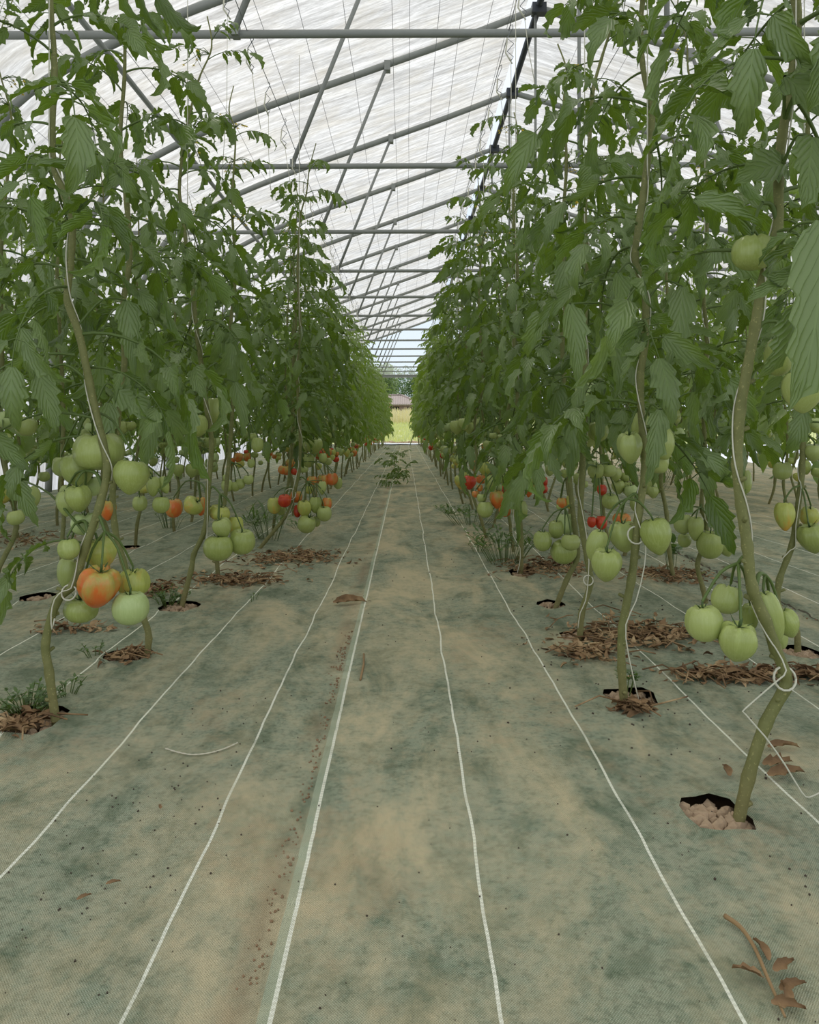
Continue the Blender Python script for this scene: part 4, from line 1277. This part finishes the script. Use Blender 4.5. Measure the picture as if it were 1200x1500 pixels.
# crumbs
M_CRUMB = simple('dark_crumb', srgb(74, 64, 52), .95, 0, .35, 60)
def crumbs(lab, n, fx, fy, size, seed, mat):
    rr = random.Random(seed); mb = MB()
    for k in range(n):
        x, y = fx(rr), fy(rr)
        clod(mb, Vector((x, y, fz(x, y) + .001)), rr.uniform(*size) * (.6 + .3 * y), rr)
    tag(link('soil_crumbs', mb.mesh('soil_crumbs', mat, False)), lab, 'crumbs', None, 'stuff')
crumbs('dark soil crumbs scattered along the walking path', 170, lambda r: r.gauss(.05, .28), lambda r: .85 + 3.5 * r.random() ** 1.4, (.0005, .002), 1, M_CRUMB)
crumbs('brown soil crumbs lying along the seam of the sheets', 260, lambda r: SEAM - .006 - abs(r.gauss(0, .012)), lambda r: .9 + 1.6 * r.random(), (.0008, .003), 2, M_SOIL)
crumbs('soil crumbs scattered on the cover left of the seam', 150, lambda r: r.gauss(-.42, .10), lambda r: r.gauss(1.25, .28), (.0005, .002), 3, M_CRUMB)
crumbs('soil crumbs along the second sheet edge at the right', 160, lambda r: SEAM2 - .004 - abs(r.gauss(0, .02)), lambda r: 2.2 + 4 * r.random(), (.001, .003), 5, M_SOIL)
crumbs('soil crumbs scattered among the right hand stems', 200, lambda r: r.gauss(.62, .2), lambda r: 1.0 + 1.9 * r.random(), (.0008, .0028), 4, M_CRUMB)

def weed(px, py, n, h_, spread, lab, seed, leaf=0.035, wide=0.5, group=None):
    rr = random.Random(seed)
    c = G(px, py)
    t = empty('weed_plant', (c.x, c.y, fz(c.x, c.y) - .004), lab, 'weed', group)
    st, lf = MB(), MB()
    for k in range(n):
        a = rr.uniform(0, 6.28); s_ = spread * math.sqrt(rr.random())
        p0 = Vector((math.cos(a) * s_ * .4, math.sin(a) * s_ * .4, 0))
        p2 = Vector((math.cos(a) * s_, math.sin(a) * s_, h_ * rr.uniform(.5, 1)))
        p1 = (p0 + p2) / 2 + Vector((0, 0, h_ * .15))
        st.tube([p0, p1, p2], [.0014, .0012, .0008], 4, False)
        for j in range(4):
            p = p1.lerp(p2, j / 3)
            d = Vector((rr.uniform(-1, 1), rr.uniform(-1, 1), rr.uniform(-.1, .6)))
            me = leaflet_mb(leaf * rr.uniform(.6, 1.2), leaf * wide, .7, .6, 3, 1.0, 0, k, (-1, 0, 1))
            lf.merge(me, Matrix.Translation(p) @ basis(d, Vector((0, 0, 1))))
    link('stem', st.mesh('stem', M_STALK), t)
    link('foliage', lf.mesh('foliage', M_WEED), t)['kind'] = 'stuff'
for i, a in enumerate(((40, 1046, 46, .055, .085, 'mat of small weeds in the hole of the nearest left stem', .016, .6), (98, 1020, 8, .05, .05, 'thin weed sprig right of the nearest left stem', .018, .4),
    (246, 888, 34, .06, .085, 'small weeds at the foot of the third left stem', .018, .45), (140, 965, 6, .05, .05, 'sparse weed sprig beside the second left hole', .014, .5),
    (915, 1022, 7, .07, .03, 'small green seedling beside the second right stem', .022, .6), (985, 838, 7, .17, .06, 'young leafy weed between the two right rows', .06, .5),
    (740, 826, 40, .17, .20, 'bushy green weed right of the path in front of a hanging leaf', .045, .35), (690, 770, 34, .14, .28, 'low weeds along the right row beyond the orange tomato', .045, .45),
    (395, 792, 26, .2, .16, 'grassy weed tuft at the leaning left stem', .11, .09), (180, 905, 6, .05, .04, 'tiny weed beside the outer left thread', .015, .5), (250, 775, 20, .16, .12, 'dry looking weed in the outer left row', .03, .3),
    (955, 718, 30, .4, .5, 'sprawling weeds on the sunny strip at the right', .06, .35), (1000, 706, 24, .45, .5, 'weeds beside the bare far stems at the right', .06, .3), (440, 775, 10, .06, .1, 'low weed below the big left cluster', .025, .5),
    (160, 718, 44, .4, .22, 'tall weeds before the left film wall', .10, .2), (215, 705, 36, .45, .22, 'weeds at the foot of the left film wall', .10, .2), (700, 812, 8, .07, .10, 'low weed sprig crossing the right marking thread', .03, .4), (370, 880, 0 + 3, .03, .05, 'tiny weed sprout on the left cover', .012, .5))):
    weed(*a[:6], 700 + i, a[6], a[7])
# leafy shoots cut off and dropped on the path
for k, (px, py, n, lab) in enumerate(((585, 712, 16, 'nearest heap of cut green shoots lying on the path'), (578, 681, 12, 'second heap of cut green shoots farther along the path'), (566, 690, 4, 'wilted shoots lying left of the path between two heaps'), (577, 671, 4, 'farthest small heap of cut shoots on the path'))):
    rr = random.Random(820 + k)
    c = G(px, py)
    t = empty('cut_shoot', (c.x, c.y, fz(c.x, c.y)), lab, 'cut shoots', 'cut shoots on the path')
    for j in range(n):
        M = Matrix.Translation((rr.uniform(-.10, .10), rr.uniform(-.2, .2), .03 + .05 * (j % 4))) @ Euler((rr.uniform(-.5, .5), rr.uniform(-.2, .3), rr.uniform(0, 6.28))).to_matrix().to_4x4() @ Matrix.Diagonal((.6, .6, .55, 1))
        link('leaf', MID_LEAF[rr.choice((0, 4, 1))], t, M)

# ------------------------------------------------------------------ outside, beyond the open doorway
def tz_(y):
    return 0.0 if y < 33 else 0.036 * (y - 33)
def field_material():
    m = NT('field_grass')
    co = m.coord()
    n = m.noise(co, .35, 6, .7)
    n2 = m.noise(co, 6, 4, .7)
    c = m.ramp(n, [(.35, srgb(170, 182, 118)), (.55, srgb(200, 202, 146)), (.7, srgb(212, 202, 160))])
    c = m.mix(m.math('MULTIPLY', n2, .5), c, srgb(128, 142, 78))
    return m.done(m.pbr(c, .9, 0, m.bump(n2, .6, .05), .1))
M_FIELD = field_material()
mb = MB(); v, f = [], []
ys = [29.78, 31, 32.5, 34, 37, 41, 46, 54, 64, 80, 110, 160, 240]
xs = [-120, -50, -20, -10, -5, -2, 0, 2, 5, 10, 20, 50, 120]
for y in ys:
    for x in xs:
        v.append((x, y, tz_(min(y, 110)) - .02))
for j in range(len(ys) - 1):
    for i in range(len(xs) - 1):
        f.append((j * 13 + i, j * 13 + i + 1, (j + 1) * 13 + i + 1, (j + 1) * 13 + i))
mb.add(v, f)
tag(link('terrain', mb.mesh('terrain', M_FIELD)), 'sunlit grassy field rising beyond the doorway', 'field', None, 'structure')
M_GRASS = leaf_material('meadow_grass', srgb(186, 194, 132), srgb(192, 198, 142), srgb(200, 206, 134), .35)
M_TALL = leaf_material('tall_dry_grass', srgb(206, 198, 156), srgb(210, 202, 160), srgb(214, 204, 150), .35)
def grass(lab, n, x0, x1, y0, y1, h0, h1, mat, seed):
    rr = random.Random(seed); mb = MB()
    for k in range(n):
        y = rr.uniform(y0, y1); x = rr.uniform(x0, x1) * (y / 40)
        h_ = rr.uniform(h0, h1); a = rr.uniform(0, 6.28); w_ = .012 + .0005 * y
        dx, dy = math.cos(a), math.sin(a)
        z = tz_(y) - .02
        l = h_ * rr.uniform(.1, .45)
        mb.add([(x - dx * w_, y - dy * w_, z), (x + dx * w_, y + dy * w_, z), (x + dx * w_ * .7 + dy * l * .4, y + dy * w_ * .7, z + h_ * .6), (x - dx * w_ * .7 + dy * l * .4, y - dy * w_ * .7, z + h_ * .6), (x + dy * l, y - dx * l, z + h_)],
               [(0, 1, 2, 3), (3, 2, 4)])
    tag(link('grass', mb.mesh('grass', mat)), lab, 'grass', None, 'stuff')
grass('short green meadow grass beyond the doorway', 5000, -3, 3.5, 33, 60, .06, .22, M_GRASS, 1)
grass('tall dry grass standing in front of the stone barn', 2600, -3, 3.5, 56, 74, .5, 1.15, M_TALL, 2)
rr = random.Random(9); mb = MB()
for k in range(260):
    clod(mb, Vector((rr.uniform(-2.2, 2.2), rr.gauss(31.2, .6), -.01)), rr.uniform(.03, .11), rr)
tag(link('soil_clods', mb.mesh('soil_clods', M_CLOD, False)), 'low strip of turned earth and stubble outside the doorway', 'soil', None, 'stuff')
mb = MB(); v, f = [], []
for j in range(9):
    for i in range(25):
        x, y = -1.5 + 3.0 * i / 24, 27.6 + 2.0 * j / 8
        v.append((x, y, .022 + .03 * abs(noise.noise((x * 2.2, y * 1.5, 4))) + .012 * (j == 8)))
for j in range(8):
    for i in range(24):
        f.append((j * 25 + i, j * 25 + i + 1, (j + 1) * 25 + i + 1, (j + 1) * 25 + i))
mb.add(v, f)
tag(link('plastic_sheet', mb.mesh('plastic_sheet', simple('white_sheet', srgb(214, 218, 222), .5))), 'crumpled white plastic sheet on the ground at the doorway', 'sheet')
mb = MB(); mb.tube([(0, 0, 0), (.06, 0, .9), (.12, 0, 1.7)], .035, 6)
o = tag(link('stake', mb.mesh('stake', M_DRYSTEM)), 'leaning wooden stake in the field before the barn', 'stake'); o.location = (-1.0, 45, tz_(45) - .05)

# the stone barn
bz = tz_(84) - .1
t = empty('stone_barn', (-2.4, 84, bz), 'low stone barn with a tiled hipped roof in the field', 'barn')
def stone_material():
    m = NT('rubble_stone'); co = m.coord()
    vo_ = m.n('ShaderNodeTexVoronoi'); vo_.inputs['Scale'].default_value = 3.2
    m.l(co, vo_.inputs['Vector'])
    c = m.mix(m.noise(co, 5), srgb(132, 108, 104), srgb(176, 154, 146))
    c = m.mix(m.ramp(vo_.outputs['Distance'], [(.0, 0.0), (.6, .6)]), c, srgb(112, 96, 92))
    return m.done(m.pbr(c, .9, 0, m.bump(vo_.outputs['Distance'], .8, .1), .2))
def tile_material():
    m = NT('clay_tiles'); co = m.coord()
    wv = m.n('ShaderNodeTexWave'); wv.inputs['Scale'].default_value = 1.3; wv.inputs['Distortion'].default_value = .6
    m.l(co, wv.inputs['Vector'])
    c = m.mix(m.noise(co, 3), srgb(158, 144, 138), srgb(192, 180, 172))
    c = m.mix(m.math('MULTIPLY', wv.outputs['Fac'], .35), c, srgb(126, 112, 106))
    return m.done(m.pbr(c, .85, 0, m.bump(wv.outputs['Fac'], .8, .1), .2))
M_STONE, M_TILE = stone_material(), tile_material()
M_BLACK = simple('dark_interior', srgb(30, 28, 28), .9)
E0 = H + 33 / F * 84 - bz
mb = MB()
x0, x1, y0, y1 = -4.5, 3.9, 0, 6
# front wall in strips that leave the door and the window open
for (a, b, z0, z1) in ((x0, 0.35, 0, E0), (1.75, 2.62, 0, E0), (3.12, x1, 0, E0), (0.35, 1.75, E0 - .25, E0), (2.62, 3.12, 0, E0 - .75), (2.62, 3.12, E0 - .3, E0)):
    mb.box(a, b, y0, y0 + .45, z0, z1)
mb.box(x0, x0 + .45, y0 + .45, y1, 0, E0); mb.box(x1 - .45, x1, y0 + .45, y1, 0, E0); mb.box(x0, x1, y1 - .45, y1, 0, E0)
link('wall', mb.mesh('wall', M_STONE, False), t)
mb = MB()
r_ = E0 + 1.05
ov = .35
mb.add([(x0 - ov, y0 - ov, E0), (x1 + ov, y0 - ov, E0), (x1 + ov, y1 + ov, E0), (x0 - ov, y1 + ov, E0), (x0 + 3, 3, r_), (x1 - 1.9, 3, r_),
        (x0 - ov, y0 - ov, E0 - .12), (x1 + ov, y0 - ov, E0 - .12), (x1 + ov, y1 + ov, E0 - .12), (x0 - ov, y1 + ov, E0 - .12)],
       [(0, 1, 5, 4), (1, 2, 5), (2, 3, 4, 5), (3, 0, 4), (6, 7, 1, 0), (7, 8, 2, 1), (8, 9, 3, 2), (9, 6, 0, 3), (9, 8, 7, 6)])
link('roof', mb.mesh('roof', M_TILE, False), t)
mb = MB(); mb.tube([(x0 + 3, 3, r_ + .04), (x1 - 1.9, 3, r_ + .04)], .12, 6)
link('roof_ridge', mb.mesh('roof_ridge', M_TILE), t)
mb = MB(); mb.tube([(x1 - 1.9, 3, r_ + .04), (x1 + ov, y0 - ov, E0 + .04)], .10, 6)
link('roof_hip', mb.mesh('roof_hip', M_TILE), t)
mb = MB(); mb.box(.35, 1.75, .30, .40, 0, E0 - .25); link('door', mb.mesh('door', M_BLACK, False), t)
mb = MB(); mb.box(2.62, 3.12, .30, .40, E0 - .75, E0 - .3); link('window', mb.mesh('window', M_BLACK, False), t)

def tree(x, y, h_, r_, seed, lab, mat=M_TREE):
    rr = random.Random(seed)
    z0 = tz_(min(y, 110)) - .2
    t = empty('tree', (x, y, z0), lab, 'tree', 'trees behind the barn')
    tk = MB(); tk.tube([(0, 0, 0), (.1, 0, h_ * .4), (.0, .1, h_ * .75)], [.28, .2, .08], 8)
    link('trunk', tk.mesh('trunk', simple('bark', srgb(96, 84, 70), .9)), t)
    mb = MB()
    blobs = [(Vector((rr.uniform(-.6, .6) * r_, rr.uniform(-.6, .6) * r_, h_ * rr.uniform(.35, .85))), r_ * rr.uniform(.35, .6)) for k in range(14)]
    for k in range(3800):
        c, br = rr.choice(blobs)
        d = Vector((rr.gauss(0, 1), rr.gauss(0, 1), rr.gauss(0, .8))).normalized()
        p = c + d * br * rr.uniform(.75, 1.0)
        x_ = Vector((rr.uniform(-1, 1), rr.uniform(-1, 1), rr.uniform(-1, .4))).normalized(); s_ = rr.uniform(.12, .24)
        y_ = x_.orthogonal().normalized() * s_ * .5
        mb.add([tuple(p), tuple(p + x_ * s_ * .5 + y_), tuple(p + x_ * s_), tuple(p + x_ * s_ * .5 - y_)], [(0, 1, 2, 3)])
    link('foliage', mb.mesh('foliage', mat), t)['kind'] = 'stuff'
M_TREE2 = leaf_material('pale_tree_leaf', (0.13, 0.20, 0.07, 1), (0.18, 0.25, 0.12, 1), (.3, .45, .1, 1))
for i, a in enumerate(((-2.6, 98, 7.0, 2.0, 'pale green tree left of the dark trees behind the barn', M_TREE2), (1.6, 104, 5.6, 2.8, 'dark round tree directly behind the barn roof', M_TREE), (5.6, 106, 6.4, 3.2, 'dark tree right of the barn roof', M_TREE), (-4.6, 104, 6.0, 3.0, 'dark tree left behind the barn', M_TREE), (-10, 108, 6.4, 3.4, 'tree far left beyond the field', M_TREE), (11, 108, 6.6, 3.4, 'tree far right beyond the field', M_TREE), (-1.5, 112, 6.8, 3.2, 'tallest dark tree behind the barn', M_TREE))):
    tree(a[0], a[1], a[2], a[3], 900 + i, a[4], a[5])
